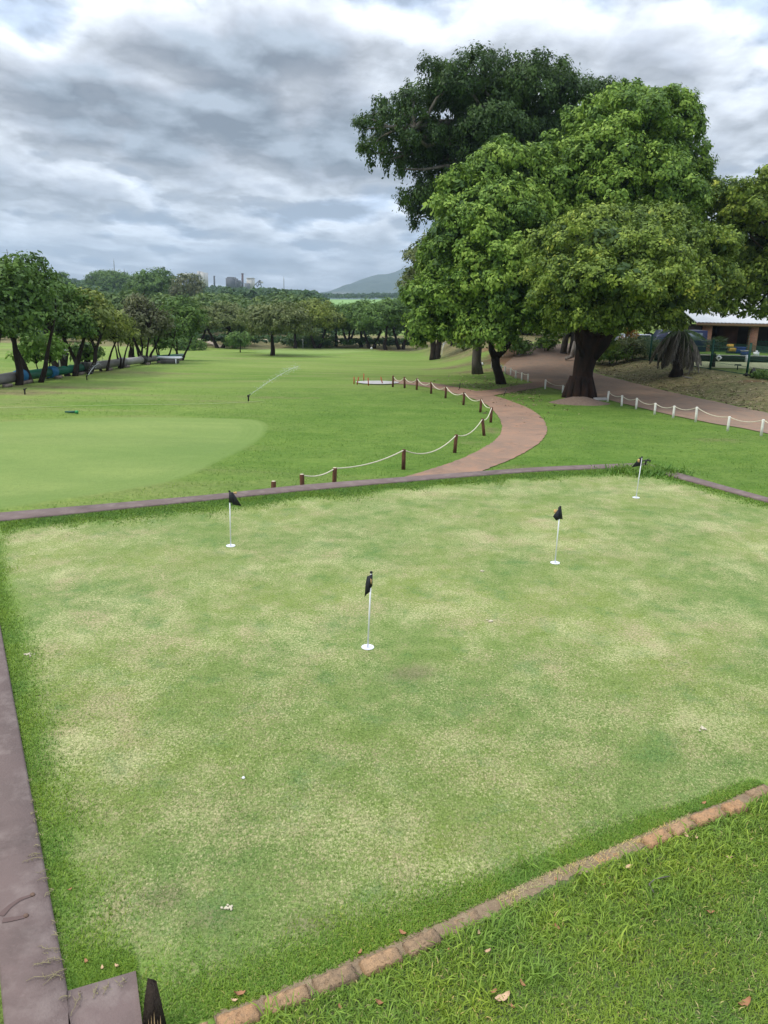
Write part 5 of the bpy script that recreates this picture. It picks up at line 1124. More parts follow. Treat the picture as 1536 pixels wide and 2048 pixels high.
# woodland masses beyond (nobody could count them)
def woodland(name, n, y0, y1, az0, az1, h0, h1, nface, leaf, mat, seed, label, skip=None, tv=0.5):
    r = np.random.default_rng(seed); t = r.random(n); Y = y0 * (y1 / y0) ** t; az = az0 + (az1 - az0) * r.random(n); X = az * Y
    if skip is not None:
        k = ~skip(X, Y, az); X, Y, az = X[k], Y[k], az[k]
    n = len(X); hh = h0 + (h1 - h0) * r.random(n) * (0.6 + .4 * r.random(n)); Z = H(X, Y); R_ = hh * (0.42 + .2 * r.random(n))
    idx = np.repeat(np.arange(n), nface); N_ = len(idx); u = r.normal(0, 1, (N_, 3)); u /= np.linalg.norm(u, axis=1)[:, None]; u[:, 2] = np.abs(u[:, 2]) * 1.0 - .25 * (r.random(N_) < .35)
    # bumpy crown: sub lobes
    nb = 9; lob = r.normal(0, 1, (n, nb, 3)); lob /= np.linalg.norm(lob, axis=2)[..., None]; lob[..., 2] = np.abs(lob[..., 2]) * .9; which = r.integers(0, nb, N_); lc = lob[idx, which]
    C_ = np.stack([X, Y, Z + hh * .45], 1)[idx]; S_ = np.stack([R_, R_, hh * .52], 1)[idx]
    p = C_ + lc * S_ * .62 + u * S_ * (.40 + .08 * r.random(N_))[:, None]
    nrm = u + r.normal(0, .5, (N_, 3)) + (0, 0, .3); nrm /= np.linalg.norm(nrm, axis=1)[:, None]; ax = np.cross(nrm, r.normal(0, 1, (N_, 3))); ax /= np.linalg.norm(ax, axis=1)[:, None]; bx = np.cross(nrm, ax)
    sc = leaf * (hh[idx] / h1) * (.6 + .8 * r.random(N_)); a = ax * sc[:, None]; b = bx * sc[:, None] * .65
    V = np.concatenate([p - a, p + b, p + a, p - b]); i = np.arange(N_); Q = np.stack([i, i + N_, i + 2 * N_, i + 3 * N_], 1)
    tint = np.clip(.40 + .5 * (r.random(n)[idx] - .5) + tv * (r.random(N_) - .5), 0, .88)
    mb = MB(); mb.v.append(V); mb.q.append(Q); mb.at.append(tint); mb.n = len(V)
    return tag(mb.build(name, mat, attr='tint'), label, kind='stuff')
M['wood1'] = leaf_mat('woodland_leaf', (0.040, 0.080, 0.020), (0.095, 0.155, 0.038), (0.185, 0.245, 0.064)); M['wood2'] = leaf_mat('woodland_leaf_dark', (0.025, 0.060, 0.020), (0.050, 0.105, 0.032), (0.095, 0.16, 0.048))
def skip1(X, Y, az): return (Y > 330) & (Y < 900) & (((az > -0.075) & (az < 0.04)) )
def skip2(X, Y, az): return ((az > -0.085) & (az < 0.04) & (Y > 330) & (Y < 980)) | ((az > -0.26) & (az < -0.19) & (Y > 420) & (Y < 560))
woodland('woodland', 330, 158, 330, -0.62, -0.09, 5, 9.5, 520, .52, M['wood1'], 1, 'dense green bush filling the valley behind the tree line', skip1)
woodland('woodland', 150, 158, 330, -0.62, 0.10, 4, 7.0, 420, .52, M['wood2'], 2, 'darker green bush mixed into the valley woodland', skip1)
woodland('woodland', 1500, 330, 1150, -0.70, 0.12, 6, 11, 110, 1.4, M['wood2'], 3, 'distant dark bush covering the ridge below the works', skip2)
woodland('woodland', 600, 130, 420, 0.10, 1.0, 7, 12, 160, 1.1, M['wood2'], 4, 'dark bush behind the fig and the building')
woodland('woodland', 260, 1000, 1500, -0.08, 0.12, 6, 11, 70, 1.8, M['wood2'], 5, 'dark tree line at the far edge of the bright field')
woodland('scrub', 420, 124, 137, -0.50, 0.045, .8, 1.9, 60, .30, M['wood2'], 6, 'low dark scrub on the bank behind the tree line trunks')
woodland('scrub', 300, 150, 160, -0.62, 0.06, 1.5, 3.5, 110, .40, M['wood2'], 7, 'dark undergrowth beyond the gravel road')
# tall crowned tree standing over the left wood
for i, (px, ty_, Y, w, k, lab) in enumerate([(305, 541, 250, 17, 'leaf_dark', 'dark flat topped tree rising highest above the left woodland'), (372, 547, 235, 11, 'leaf_twig', 'thin pale nearly bare tree in front of the long works shed'), (125, 545, 330, 8, 'leaf_dark', 'small dark tree top just right of the tallest left tree'), (217, 546, 420, 26, 'leaf_dark', 'round dark tree clump under the left radio mast')]):
    p = pd(px, ty_, Y); z = float(H(p[0], Y)); auto_tree('broadleaf_tree', (p[0], Y, z), p[2] - z, w, lab, M[k], M['bark_grey'], 2, .2 if k != 'leaf_twig' else .3, 10, 7 if k != 'leaf_twig' else 2.2, (0.95, 0.6), 1.6, 210 + i, None, .2, .35, 1, tw=(16 if k == 'leaf_twig' else 0))
# bright far fields
def field(name, px, mat, label, dz=.4):
    V = [gp(x, y) for x, y in px]; 
M['field'] = simple('far_field', (0.16, 0.29, 0.08), (0.20, 0.33, 0.10), .02, .95)
def patch_sheet(name, x0, x1, y0, y1, mat, label, dz=0.5, az=True, n=14):
    V = []; 
    for j in range(n + 1):
        Y = y0 + (y1 - y0) * j / n
        for i in range(n + 1):
            a = x0 + (x1 - x0) * i / n; X = a * Y; V.append((X, Y, float(H(X, Y)) + dz))
    Q = [(j * (n + 1) + i, j * (n + 1) + i + 1, (j + 1) * (n + 1) + i + 1, (j + 1) * (n + 1) + i) for j in range(n) for i in range(n)]
    return tag(MB().add(V, Q).build(name, mat, smooth=True), label, kind='structure')
patch_sheet('far_field', -0.085, 0.06, 340, 960, M['field'], 'bright green cane field on the far slope below the mountain')
patch_sheet('far_field', -0.27, -0.185, 425, 555, M['field'], 'narrow bright green strip of field on the left slope below the works')

# ------------------------------------------------------------------ mountain
def mountain():
    YM = 3600; pts = [(560, 598), (610, 592), (655, 583), (680, 576), (700, 568), (722, 559), (740, 553), (755, 549), (775, 548), (790, 544), (803, 538), (815, 534), (835, 530), (860, 528), (900, 538), (960, 550), (1040, 566), (1120, 580), (1220, 596)]
    xs = np.array([pd(x, y, YM)[0] for x, y in pts]); zs = np.array([pd(x, y, YM)[2] for x, y in pts])
    nx, ny = 150, 60; X = np.linspace(xs[0], xs[-1], nx); top = np.interp(X, xs, zs); V = []
    r = np.random.default_rng(4)
    for j in range(ny):
        f = j / (ny - 1); Y = YM - 1100 + 2400 * f; s_ = max(0, 1 - abs(Y - YM) / 1100) if Y < YM else max(0, 1 - (Y - YM) / 1300)
        s_ = s_ ** 1.15
        P = np.stack([X / 160.0 + 9, np.full(nx, Y / 160.0)], 1); nn = (vnoise(P, 1, 3) - .5) * 60 + (vnoise(P, 3, 4) - .5) * 22
        Z = (top + 5) * s_ - 5 + nn * s_ * (1 - s_) * 2.2
        V.append(np.stack([X + (Y - YM) * 0.02, np.full(nx, Y), Z], 1))
    V = np.vstack(V); i = np.arange(ny - 1)[:, None] * nx; j = np.arange(nx - 1)[None, :]; Q = np.stack([i + j, i + j + 1, i + nx + j + 1, i + nx + j], -1).reshape(-1, 4)
    mt, nt, N, L, b = mat_base('mountain_bush'); g = G(nt); v = g.pos(); n1 = g.noise(v, .006, 8, .65, .5); n2 = g.noise(v, .03, 6, .7)
    col = g.mix(g.rng(n2, .35, .65), (0.025, 0.055, 0.035), (0.060, 0.090, 0.050)); col = g.mix(g.rng(n1, .58, .68, 0, .6), col, (0.22, 0.20, 0.16)); L.new(col, b.inputs['Base Color']); b.inputs['Roughness'].default_value = 1
    L.new(g.bump(n2, 1.0, 20), b.inputs['Normal'])
    tag(MB().add(V, Q).build('mountain', mt, smooth=True), 'blue grey mountain ridge rising on the horizon left of the big trees', kind='structure')
mountain()

# ------------------------------------------------------------------ sugar works on the ridge
M['steel_grey'] = simple('dull_steel_cladding', (0.17, 0.18, 0.19), (0.11, 0.11, 0.12), .3, .8); M['pale_clad'] = simple('pale_cladding', (0.52, 0.50, 0.46), (0.42, 0.40, 0.38), .3, .8); M['dark_clad'] = simple('dark_cladding', (0.075, 0.08, 0.095), (0.11, 0.115, 0.125), .3, .8); M['stack_brick'] = simple('stack_brick', (0.13, 0.08, 0.07), (0.09, 0.06, 0.06), .5, .9); M['void'] = simple('dark_opening', (0.02, 0.02, 0.025), None, 1, .9)
YW = 1000.0
def wbox(mb, x0, x1, y0, y1, Y=YW, dep=20, c=None):
    a = pd(x0, y1, Y); b = pd(x1, y0, Y); bot = a[2]; mb.box(((a[0] + b[0]) / 2, Y + dep / 2, (bot + b[2]) / 2), (b[0] - a[0], dep, b[2] - bot))
def works(name, label, cat, base_px):
    p = pd(base_px, 570, YW); return empty(name, (p[0], YW, float(H(p[0], YW))), label, cat)
def wpart(par, name, mat, *boxes):
    mb = MB()
    for bx in boxes: wbox(mb, *bx)
    return local(mb.build(name, mat), par)
w1 = works('factory_shed', 'long grey works shed with open bays and a pale tower on the ridge', 'factory', 388)
wpart(w1, 'shed_wall', M['steel_grey'], (366, 398, 552, 572)); wpart(w1, 'roof', M['pale_clad'], (364, 400, 547.5, 550.5, YW - 3, 26)); wpart(w1, 'tower', M['pale_clad'], (399, 408.5, 545, 574)); wpart(w1, 'tower_top', M['pale_clad'], (395, 399.5, 542.5, 556))
for k in range(5): wpart(w1, 'bay_opening', M['void'], (382 + k * 3.3, 384.3 + k * 3.3, 553, 560, YW - 1.5, 2))
for k in range(4): wpart(w1, 'column', M['pale_clad'], (380.5 + k * 6, 381.3 + k * 6, 550.5, 572, YW - 1.8, 1.5))
w2 = works('chimney', 'short thin dark chimney left of the black shed on the ridge', 'chimney', 428); wpart(w2, 'stack', M['dark_clad'], (427.4, 429.4, 552.5, 575, YW, 2)); wpart(w2, 'stack_rim', M['dark_clad'], (427, 429.8, 551.8, 552.5, YW - .5, 3))
w3 = works('factory_shed', 'black curved works shed with sloping conveyor in the middle of the ridge', 'factory', 465); wpart(w3, 'shed_body', M['dark_clad'], (452, 470, 556.5, 576), (470, 476, 560, 576)); wpart(w3, 'roof', M['steel_grey'], (454, 467, 554, 556.3, YW + 1, 18))
mb = MB(); mb.tube([pd(466, 555, YW - 3), pd(476, 563, YW - 3), pd(486, 567, YW - 3)], 1.1, 6); local(mb.build('conveyor', M['dark_clad']), w3)
w4 = works('chimney', 'tall brick chimney, highest point of the works', 'chimney', 485); p0 = pd(485, 580, YW + 15); p1 = pd(485, 549, YW + 15); mb = MB(); mb.tube([p0, p1], [1.6, 1.25], 12); local(mb.build('stack', M['stack_brick']), w4); mb = MB(); mb.tube([p1 + (0, 0, .1), p1 + (0, 0, 1.4)], [1.6, 1.6], 12); local(mb.build('stack_rim', M['stack_brick']), w4)
w5 = works('silo_tower', 'pale square works tower right of the tall chimney', 'tower', 499); wpart(w5, 'tower_wall', M['pale_clad'], (493.5, 505.5, 557, 580, YW + 5, 14)); wpart(w5, 'tower_roof', M['pale_clad'], (493, 506, 555.7, 556.9, YW + 4.5, 15)); wpart(w5, 'annex', M['steel_grey'], (489, 498, 566.5, 580, YW - 4, 8))
w6 = works('conveyor_frame', 'small lattice conveyor frame at the right end of the works', 'conveyor', 516); mb = MB()
for a, b in [((508, 571), (519, 561)), ((519, 561), (523, 574)), ((519, 561), (515, 574)), ((512, 568), (515, 574)), ((518, 560.5), (522, 562)), ((521, 568), (516, 571))]: mb.tube([pd(*a, YW), pd(*b, YW)], .55, 5)
local(mb.build('lattice', M['steel_grey']), w6); wpart(w6, 'hopper', M['pale_clad'], (517, 521, 562.5, 566))
for px, t, bt_, lab in [(230.5, 522, 556, 'thin lattice radio mast above the left woodland'), (568, 557, 582, 'thin radio mast right of the works'), (250, 541, 556, 'faint short mast right of the left radio mast')]:
    Y = 900.0; a = pd(px, bt_ + 8, Y); b = pd(px, t, Y); o = empty('radio_mast', a, lab, 'mast'); mb = MB(); hgt = b[2] - a[2]
    for k in range(3): an = k * 2.094; mb.tube([(math.cos(an) * .55, math.sin(an) * .55, 0), (math.cos(an) * .25, math.sin(an) * .25, hgt)], .14, 4)
    for k in range(10): z0_ = hgt * k / 10; mb.tube([(.5, 0, z0_), (-.3, .3, z0_ + hgt / 10), (-.3, -.3, z0_ + hgt / 20)], .08, 4)
    rel(mb.build('mast_frame', M['steel_grey']), o); mb = MB(); mb.tube([(0, 0, hgt), (0, 0, hgt + 2.5)], .12, 5); rel(mb.build('antenna', M['steel_grey']), o)

# ------------------------------------------------------------------ pipeline at the left
pipe = empty('pipeline', gp(0, 776), 'long above ground pipeline of grey and green sections behind the left trees', 'pipeline')
M['pipe_grey'] = simple('grey_pipe', (0.20, 0.19, 0.185), (0.13, 0.12, 0.115), 2, .6); M['pipe_green'] = simple('green_pipe', (0.012, 0.12, 0.075), (0.010, 0.085, 0.05), 2, .4); M['pipe_blue'] = simple('blue_coupling', (0.01, 0.13, 0.30), (0.01, 0.10, 0.22), 4, .5); M['pipe_pale'] = simple('pale_pipe', (0.34, 0.33, 0.32), (0.27, 0.25, 0.24), 2, .6)
pl = [(-60, 782), (0, 774.5), (29, 769), (42, 766.5), (104, 757), (150, 749.5), (167, 746.5), (208, 741), (244, 735), (286, 729.5), (310, 726), (352, 721.5), (366, 720)]
PP = [np.array(gp(*q)) for q in pl]
def seg(i, j, mat, r_=.24, name='pipe_section'):
    P = np.array([p + (0, 0, r_ + .12) for p in PP[i:j + 1]]); mb = MB(); mb.tube(P, r_, 14); local(mb.build(name, mat, smooth=False), pipe)
seg(0, 2, M['pipe_grey'], .27); seg(2, 4, M['pipe_green'], .26); seg(4, 6, M['pipe_green'], .25); seg(6, 8, M['pipe_grey'], .27); seg(8, 9, M['pipe_pale'], .26); seg(9, 10, M['pipe_grey'], .25); seg(10, 12, M['pipe_green'], .24)
for k, mt in [(3, 'pipe_blue'), (4, 'pipe_blue'), (6, 'black_plastic'), (8, 'pipe_grey'), (9, 'black_plastic')]:
    d = PP[k + 1] - PP[k]; d /= np.linalg.norm(d); c = PP[k] + (0, 0, .38); mb = MB(); mb.tube([c - d * .35, c - d * .3, c + d * .3, c + d * .35], [.27, .34, .34, .27], 14); local(mb.build('coupling', M[mt]), pipe)
for k in range(1, 12): c = PP[k] + (0.3, .2, .0); mb = MB(); mb.box((c[0], c[1], c[2] + .07), (.25, .6, .16)); local(mb.build('pipe_support', M['wall']), pipe)
b = gp(340, 727); o = empty('equipment_box', b, 'small white topped box at the right end of the pipeline', 'box'); mb = MB(); mb.box((0, 0, .22), (1.3, .8, .4)); rel(mb.build('box_body', M['pipe_grey']), o); mb = MB(); mb.box((0, 0, .49), (1.9, .9, .12), 0, .9); rel(mb.build('box_lid', M['white_plastic']), o); mb = MB(); mb.tube([(.6, -.45, -.1), (.6, -.45, .4)], .05, 6); rel(mb.build('leg', M['white_plastic']), o)
b = gp(133, 741); o = empty('golf_trolley', b, 'white and black golf trolley half hidden behind the V shaped trunk', 'trolley')
mb = MB(); mb.tube([(-.1, 0, .25), (0, 0, .7), (.05, 0, 1.15)], [.17, .16, .2], 8); rel(mb.build('bag', M['black_plastic']), o); mb = MB(); mb.tube([(-.35, -.1, .1), (-.4, -.1, 1.3), (.3, -.1, 1.35)], .05, 6); rel(mb.build('frame', M['white_plastic']), o)
for s_ in (-.3, .3):
    mb = MB(); mb.tube([(s_, -.03, .2), (s_, .03, .2)], .2, 14); rel(mb.build('wheel', M['black_plastic']), o)
for i, (px, py, w, lab) in enumerate([(377, 700, 5.0, 'dark low thicket left of the layered sapling'), (470, 697, 4.0, 'dark heap of brush beside the grey round tree'), (620, 693, 8.0, 'long dark brush pile behind the distant green')]):
    b = gp(px, py); o = auto_tree('bush', b, 1.5, w, lab, M['leaf_dark'], M['bark_dark'], 2, .02, 6, 24, (.4, .2), .5, 240 + i, None, 0, .04)
    o['category'] = 'bush'
b = gp(743, 699); o = empty('golf_ball_marker', b, 'small white tee marker at the foot of the paired trunks', 'marker'); mb = MB(); mb.tube([(0, 0, 0), (0, 0, .2), (0, 0, .36)], [.1, .2, .08], 8); rel(mb.build('marker_body', M['white_plastic']), o); mb = MB(); mb.tube([(0, 0, -.02), (0, 0, .03)], .14, 8); rel(mb.build('marker_foot', M['black_plastic']), o)
for (px, py, lab) in [(964, 731, 'white lamp like marker in the dry grass behind the straight trunk')]:
    b = gp(px, py); o = empty('ground_light', b, lab, 'light'); mb = MB(); mb.tube([(0, 0, 0), (0, 0, .14), (0, 0, .24)], [.09, .12, .05], 8); rel(mb.build('lamp_head', M['white_plastic']), o); mb = MB(); mb.box((.3, 0, .02), (.7, .2, .05)); rel(mb.build('slab', M['black_plastic']), o)

# ------------------------------------------------------------------ right side: mound, palm, fence, building
b = gp(1158, 806); n = 28
V = [(0, 0, .30)]
for r_, z in ((.35, .27), (.7, .17), (1.05, .06), (1.3, -.04)):
    V += [(r_ * 1.15 * math.cos(a) * (1 + .08 * random.random()), r_ * .8 * math.sin(a) * (1 + .08 * random.random()), z + random.uniform(-.02, .02)) for a in np.arange(n) / n * 2 * PI]
Q = [(1 + k * n + i, 1 + (k + 1) * n + i, 1 + (k + 1) * n + (i + 1) % n, 1 + k * n + (i + 1) % n) for k in range(3) for i in range(n)]
o = MB().add(V, Q, [(0, 1 + i, 1 + (i + 1) % n) for i in range(n)]).build('soil_mound', M['mound'], smooth=True); o.location = b; tag(o, 'low mound of loose brown soil in front of the massive trunk', 'mound')
b = gp(1201, 800); mb = MB(); mb.box((0, 0, .05), (.7, .35, .12), .1, .9); o = mb.build('flat_stone', M['pale_concrete']); o.location = b; tag(o, 'flat pale stone lying right of the massive trunk', 'stone')

def frond_mesh(L_, droop, leafl, n=26, w=.05, seed=0, hangleaf=.9):
    r = np.random.default_rng(seed); mb = MB(); t = np.linspace(0, 1, 12)
    ang = .70 - droop * t ** .26; P = [(0, 0, 0)]
    for k in range(11): P.append((P[-1][0] + L_ / 11 * math.cos(ang[k]), 0, P[-1][2] + L_ / 11 * math.sin(ang[k])))
    P = np.array(P); mb.tube(P, np.linspace(.03, .008, 12), 5)
    for k in range(n):
        f = .15 + .85 * k / n; i = f * 11; i0 = min(int(i), 10); c = P[i0] + (P[i0 + 1] - P[i0]) * (i - i0); d = P[i0 + 1] - P[i0]; d /= np.linalg.norm(d)
        for s_ in (-1, 1):
            ll = leafl * math.sin(PI * (.15 + .8 * f)) * r.uniform(.7, 1.15); e = c + d * ll * .5 + np.array((0, s_ * ll * (1 - hangleaf * .6), -ll * hangleaf * r.uniform(.5, 1))); wv = np.array((w / 2, 0, 0)); mid_ = (c + e) / 2 + np.array((0, s_ * ll * .12, ll * .08))
            mb.add([c - wv * .5, c + wv * .5, mid_ + wv, mid_ - wv, e], [(0, 1, 2, 3)], [(3, 2, 4)], a=float(np.clip(r.random() * .9, 0, 1)))
    return mb
pb = np.array(gp(1352, 752)); palm = empty('date_palm', pb, 'palm with a skirt of grey dead fronds hanging to the ground beside the fence', 'palm')
YP = pb[1]; crown_p = pd(1362, 668, YP) - pb
mb = MB(); mb.tube([(0, 0, -.1), (.05, 0, .5), crown_p * .6, crown_p], [.45, .33, .28, .26], 12, .25); rel(mb.build('trunk', M['bark_dark']), palm)
dead = [frond_mesh(3.0, 2.15 + .1 * k, .62, 40, .085, k, 1.0) for k in range(3)]; dead_o = [None] * 3
grn = [frond_mesh(2.0, 1.5 + .4 * k, .5, 30, .06, 9 + k, .4) for k in range(2)]; grn_o = [None] * 2
def put_frond(proto, k, mbs, name, mat, a, tilt, sc, base):
    if proto[k] is None:
        o = mbs[k].build(name, mat, attr='tint'); proto[k] = o
    else:
        o = proto[k].copy(); COL.objects.link(o)
    o.parent = palm; o.location = tuple(base); o.rotation_euler = (random.uniform(-.1, .1), tilt, a); o.scale = (sc, sc, sc)
for i in range(34): put_frond(dead_o, i % 3, dead, 'dead_frond', M['frond_dead'], i / 34 * 2 * PI * 3.02 + random.uniform(-.15, .15), random.uniform(-.12, .22), random.uniform(.62, 1.0), crown_p + (0, 0, random.uniform(-.45, .15)))
for i in range(14): put_frond(grn_o, i % 2, grn, 'green_frond', M['frond_green'], i / 14 * 2 * PI * 2 + .2, random.uniform(-.45, .25), random.uniform(.7, .95), crown_p + (0, 0, .1))
mb = MB(); b = gp(1376, 757); mb.tube([(-.3, .1, .12), (0, 0, .05), (.25, -.15, .03)], [.03, .05, .03], 6); o = mb.build('fallen_frond_stub', M['dead_wood']); o.location = b; tag(o, 'short curved dead frond stub on the bank under the palm', 'dead frond')

# fan palm behind the fence
fp = pd(1428, 700, 52.0); fpb = (fp[0], 52.0, float(H(fp[0], 52.0))); fan = empty('fan_palm', fpb, 'small fan palm with spiky round leaves behind the fence in front of the brick column', 'palm')
mb = MB(); mb.tube([(0, 0, -.1), (0, 0, .9)], [.2, .16], 8, .2); rel(mb.build('trunk', M['bark_dark']), fan)
def fan_leaf(seed):
    r = np.random.default_rng(seed); mb = MB(); n = 26; mb.tube([(0, 0, 0), (.35, 0, .5), (.6, 0, .65)], .015, 5)
    for k in range(n):
        a = -2.2 + 4.4 * k / (n - 1); l = .72 * r.uniform(.85, 1.05); c = np.array((.6, 0, .65)); d = np.array((math.cos(a) * .75, math.sin(a), math.cos(a) * .35 - .15)); e = c + d * l; wv = np.array((-math.sin(a), math.cos(a), 0)) * .035; m0 = c + d * l * .5
        mb.add([c, m0 - wv, e, m0 + wv], [(0, 1, 2, 3)], None, a=float(r.random() * .9))
    return mb
for i in range(11):
    o = fan_leaf(i).build('fan_leaf', M['frond_green'], fan, attr='tint'); o.location = (0, 0, .9 + .05 * (i % 3)); o.rotation_euler = (0, random.uniform(-.5, .5), i * 2.4)

# fence
fence = empty('mesh_fence', gp(1493, 752), 'dark green wire mesh fence with square posts along the top of the bank', 'fence')
fx = [(1160, 704), (1202, 709), (1248, 715.5), (1299, 722), (1355, 730), (1420, 739.5), (1493, 751), (1590, 766)]
FP = [np.array(gp(*q)) for q in fx]; FH = 1.85
M['wire'] = simple('green_wire', (0.02, 0.10, 0.06), (0.015, 0.07, 0.045), 8, .5)
for k, p in enumerate(FP):
    mb = MB(); mb.box((p[0], p[1], p[2] + FH / 2), (.11, .11, FH)); local(mb.build('fence_post', M['dark_green_paint']), fence); mb = MB(); mb.box((p[0], p[1], p[2] + FH + .02), (.13, .13, .03)); local(mb.build('post_cap', M['dark_green_paint']), fence)
for k in range(len(FP) - 1):
    a, b = FP[k], FP[k + 1]; L_ = np.linalg.norm(b - a); n = int(L_ / .10); mb = MB()
    for i in range(1, n):
        q = a + (b - a) * i / n; z = float(H(q[0], q[1])); mb.box((q[0], q[1], z + .05 + (FH - .15) / 2), (.012, .012, FH - .15))
    for zf in (.06, .5, .95, 1.4, FH - .12):
        mb.tube([a + (0, 0, zf), b + (0, 0, zf)], .010 if zf != .06 else .025, 4)
    o = local(mb.build('wire_panel', M['wire']), fence)

# bowling green behind the fence, ditch wall with marker
def quad_sheet(name, P, mat, dz, label, n=6):
    P = [np.array(p[:2]) for p in P]; V = []
    for j in range(n + 1):
        for i in range(n + 1):
            u, v = i / n, j / n; p = (P[0] * (1 - u) + P[1] * u) * (1 - v) + (P[3] * (1 - u) + P[2] * u) * v; V.append((p[0], p[1], float(H(*p)) + dz))
    Q = [(j * (n + 1) + i, j * (n + 1) + i + 1, (j + 1) * (n + 1) + i + 1, (j + 1) * (n + 1) + i) for j in range(n) for i in range(n)]
    return tag(MB().add(V, Q).build(name, mat, smooth=True), label, kind='structure')
quad_sheet('bowling_green', [(20.6, 51.0), (48, 51.0), (48, 57.0), (20.6, 57.0)], simple('pale_dry_turf', (0.46, 0.44, 0.24), (0.36, 0.40, 0.20), .5, .95), .03, 'pale strip of bowling green behind the fence')
dw = empty('ditch_wall', (28, 57.2, float(H(28, 57))), 'low dark ditch wall with a pale top edge behind the bowling green', 'wall'); mb = MB(); z = float(H(28, 57)); mb.box((34, 57.2, z + .22), (29, .12, .44)); local(mb.build('board', M['black_plastic']), dw); mb = MB(); mb.box((34, 57.25, z + .47), (29, .3, .05)); local(mb.build('wall_cap', M['pale_concrete']), dw); 
mb = MB(); p = pd(1493, 722, 57.0); mb.box((p[0], 57.05, z + .26), (.16, .10, .55)); local(mb.build('white_divider', M['white_plastic']), dw)
p = pd(1438, 720, 57.0); mk = empty('rink_marker', (p[0], 57.05, z + .30), 'white diamond rink marker with a black spot on the dark ditch wall', 'marker')
mb = MB(); s_ = .24; mb.add([(-s_, 0, 0), (0, 0, -s_), (s_, 0, 0), (0, 0, s_), (-s_, .03, 0), (0, .03, -s_), (s_, .03, 0), (0, .03, s_)], [(0, 1, 2, 3), (7, 6, 5, 4), (0, 4, 5, 1), (1, 5, 6, 2), (2, 6, 7, 3), (3, 7, 4, 0)]); rel(mb.build('diamond_plate', M['white_plastic']), mk); mb = MB(); mb.tube([(0, -.004, 0), (0, -.012, 0)], .07, 10); rel(mb.build('spot', M['black_plastic']), mk)
# black valve and T handle
p = pd(1507, 742, 44.5); z = float(H(p[0], 44.5)); vv = empty('water_valve', (p[0], 44.5, z), 'black cast valve with a bulbous body and side pipes behind the right fence panel', 'valve')
mb = MB(); mb.tube([(0, 0, .0), (0, 0, .18), (0, 0, .3), (0, 0, .42), (0, 0, .5), (0, 0, .58)], [.08, .16, .20, .14, .08, .04], 12); rel(mb.build('valve_body', M['black_plastic'], smooth=True), vv)
mb = MB(); mb.tube([(-.55, 0, .16), (1.6, 0, .16)], .045, 8); rel(mb.build('side_pipe', M['black_plastic']), vv)
for s_ in (-.38, .38): mb = MB(); mb.tube([(s_ - .05, 0, .17), (s_ + .05, 0, .17)], .11, 10); rel(mb.build('flange', M['black_plastic']), vv)
p = pd(1475, 736, 50.0); z = float(H(p[0], 50)); tt2 = empty('valve_key', (p[0], 50.0, z), 'small black T shaped handle standing on the bowling green', 'handle'); mb = MB(); mb.tube([(0, 0, 0), (0, 0, .28)], .04, 6); rel(mb.build('stem', M['black_plastic']), tt2); mb = MB(); mb.box((0, 0, .32), (.45, .08, .09), 0, .8); rel(mb.build('crossbar', M['black_plastic']), tt2)

# clubhouse
YC = 68.0
def CP(x, y, dy=0): return pd(x, y, YC + dy)
zf = -0.92
club = empty('clubhouse', (CP(1480, 700)[0], YC, zf), 'low brick clubhouse verandah under a pale corrugated roof at the right edge', 'building')
def brick_mat():
    mt, nt, N, L, b = mat_base('column_brick'); g = G(nt); br = g.n('ShaderNodeTexBrick'); mp = g.n('ShaderNodeMapping'); L.new(g.obj(), mp.inputs[0]); mp.inputs['Rotation'].default_value = (PI / 2, 0, 0)
    L.new(mp.outputs[0], br.inputs[0]); br.inputs['Scale'].default_value = 4.0; br.inputs['Color1'].default_value = (0.42, 0.15, 0.085, 1); br.inputs['Color2'].default_value = (0.28, 0.10, 0.06, 1); br.inputs['Mortar'].default_value = (0.45, 0.38, 0.32, 1); br.inputs['Mortar Size'].default_value = .02
    L.new(br.outputs[0], b.inputs['Base Color']); b.inputs['Roughness'].default_value = .9; return mt
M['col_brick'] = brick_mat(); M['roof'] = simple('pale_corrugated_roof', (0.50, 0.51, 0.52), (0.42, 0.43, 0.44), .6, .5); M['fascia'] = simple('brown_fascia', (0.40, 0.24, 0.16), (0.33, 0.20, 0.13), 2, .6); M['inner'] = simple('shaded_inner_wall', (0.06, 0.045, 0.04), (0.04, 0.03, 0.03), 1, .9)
x_l = CP(1400, 650)[0]; x_r = x_l + 26
zc_ = CP(1500, 652)[2]
for px_ in (1412, 1504, 1600, 1700):
    x = CP(px_, 680)[0]; mb = MB(); mb.box((x, YC, (zf + zc_) / 2), (.66, .5, zc_ - zf)); local(mb.build('brick_column', M['col_brick']), club)
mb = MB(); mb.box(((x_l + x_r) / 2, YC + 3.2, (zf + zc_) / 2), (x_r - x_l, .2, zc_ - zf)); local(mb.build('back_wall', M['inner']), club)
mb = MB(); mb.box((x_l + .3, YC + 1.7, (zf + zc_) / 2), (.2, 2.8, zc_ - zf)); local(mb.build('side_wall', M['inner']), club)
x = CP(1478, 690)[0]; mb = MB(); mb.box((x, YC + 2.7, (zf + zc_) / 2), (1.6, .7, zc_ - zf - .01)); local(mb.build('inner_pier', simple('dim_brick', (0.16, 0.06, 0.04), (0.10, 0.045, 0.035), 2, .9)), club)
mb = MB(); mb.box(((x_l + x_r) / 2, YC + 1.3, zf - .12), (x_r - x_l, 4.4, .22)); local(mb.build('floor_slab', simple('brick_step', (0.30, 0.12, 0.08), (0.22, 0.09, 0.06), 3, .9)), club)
mb = MB(); mb.box(((x_l + x_r) / 2, YC - .75, zc_ + .10), (x_r - x_l + 1.2, .12, .22)); local(mb.build('fascia', M['fascia']), club)
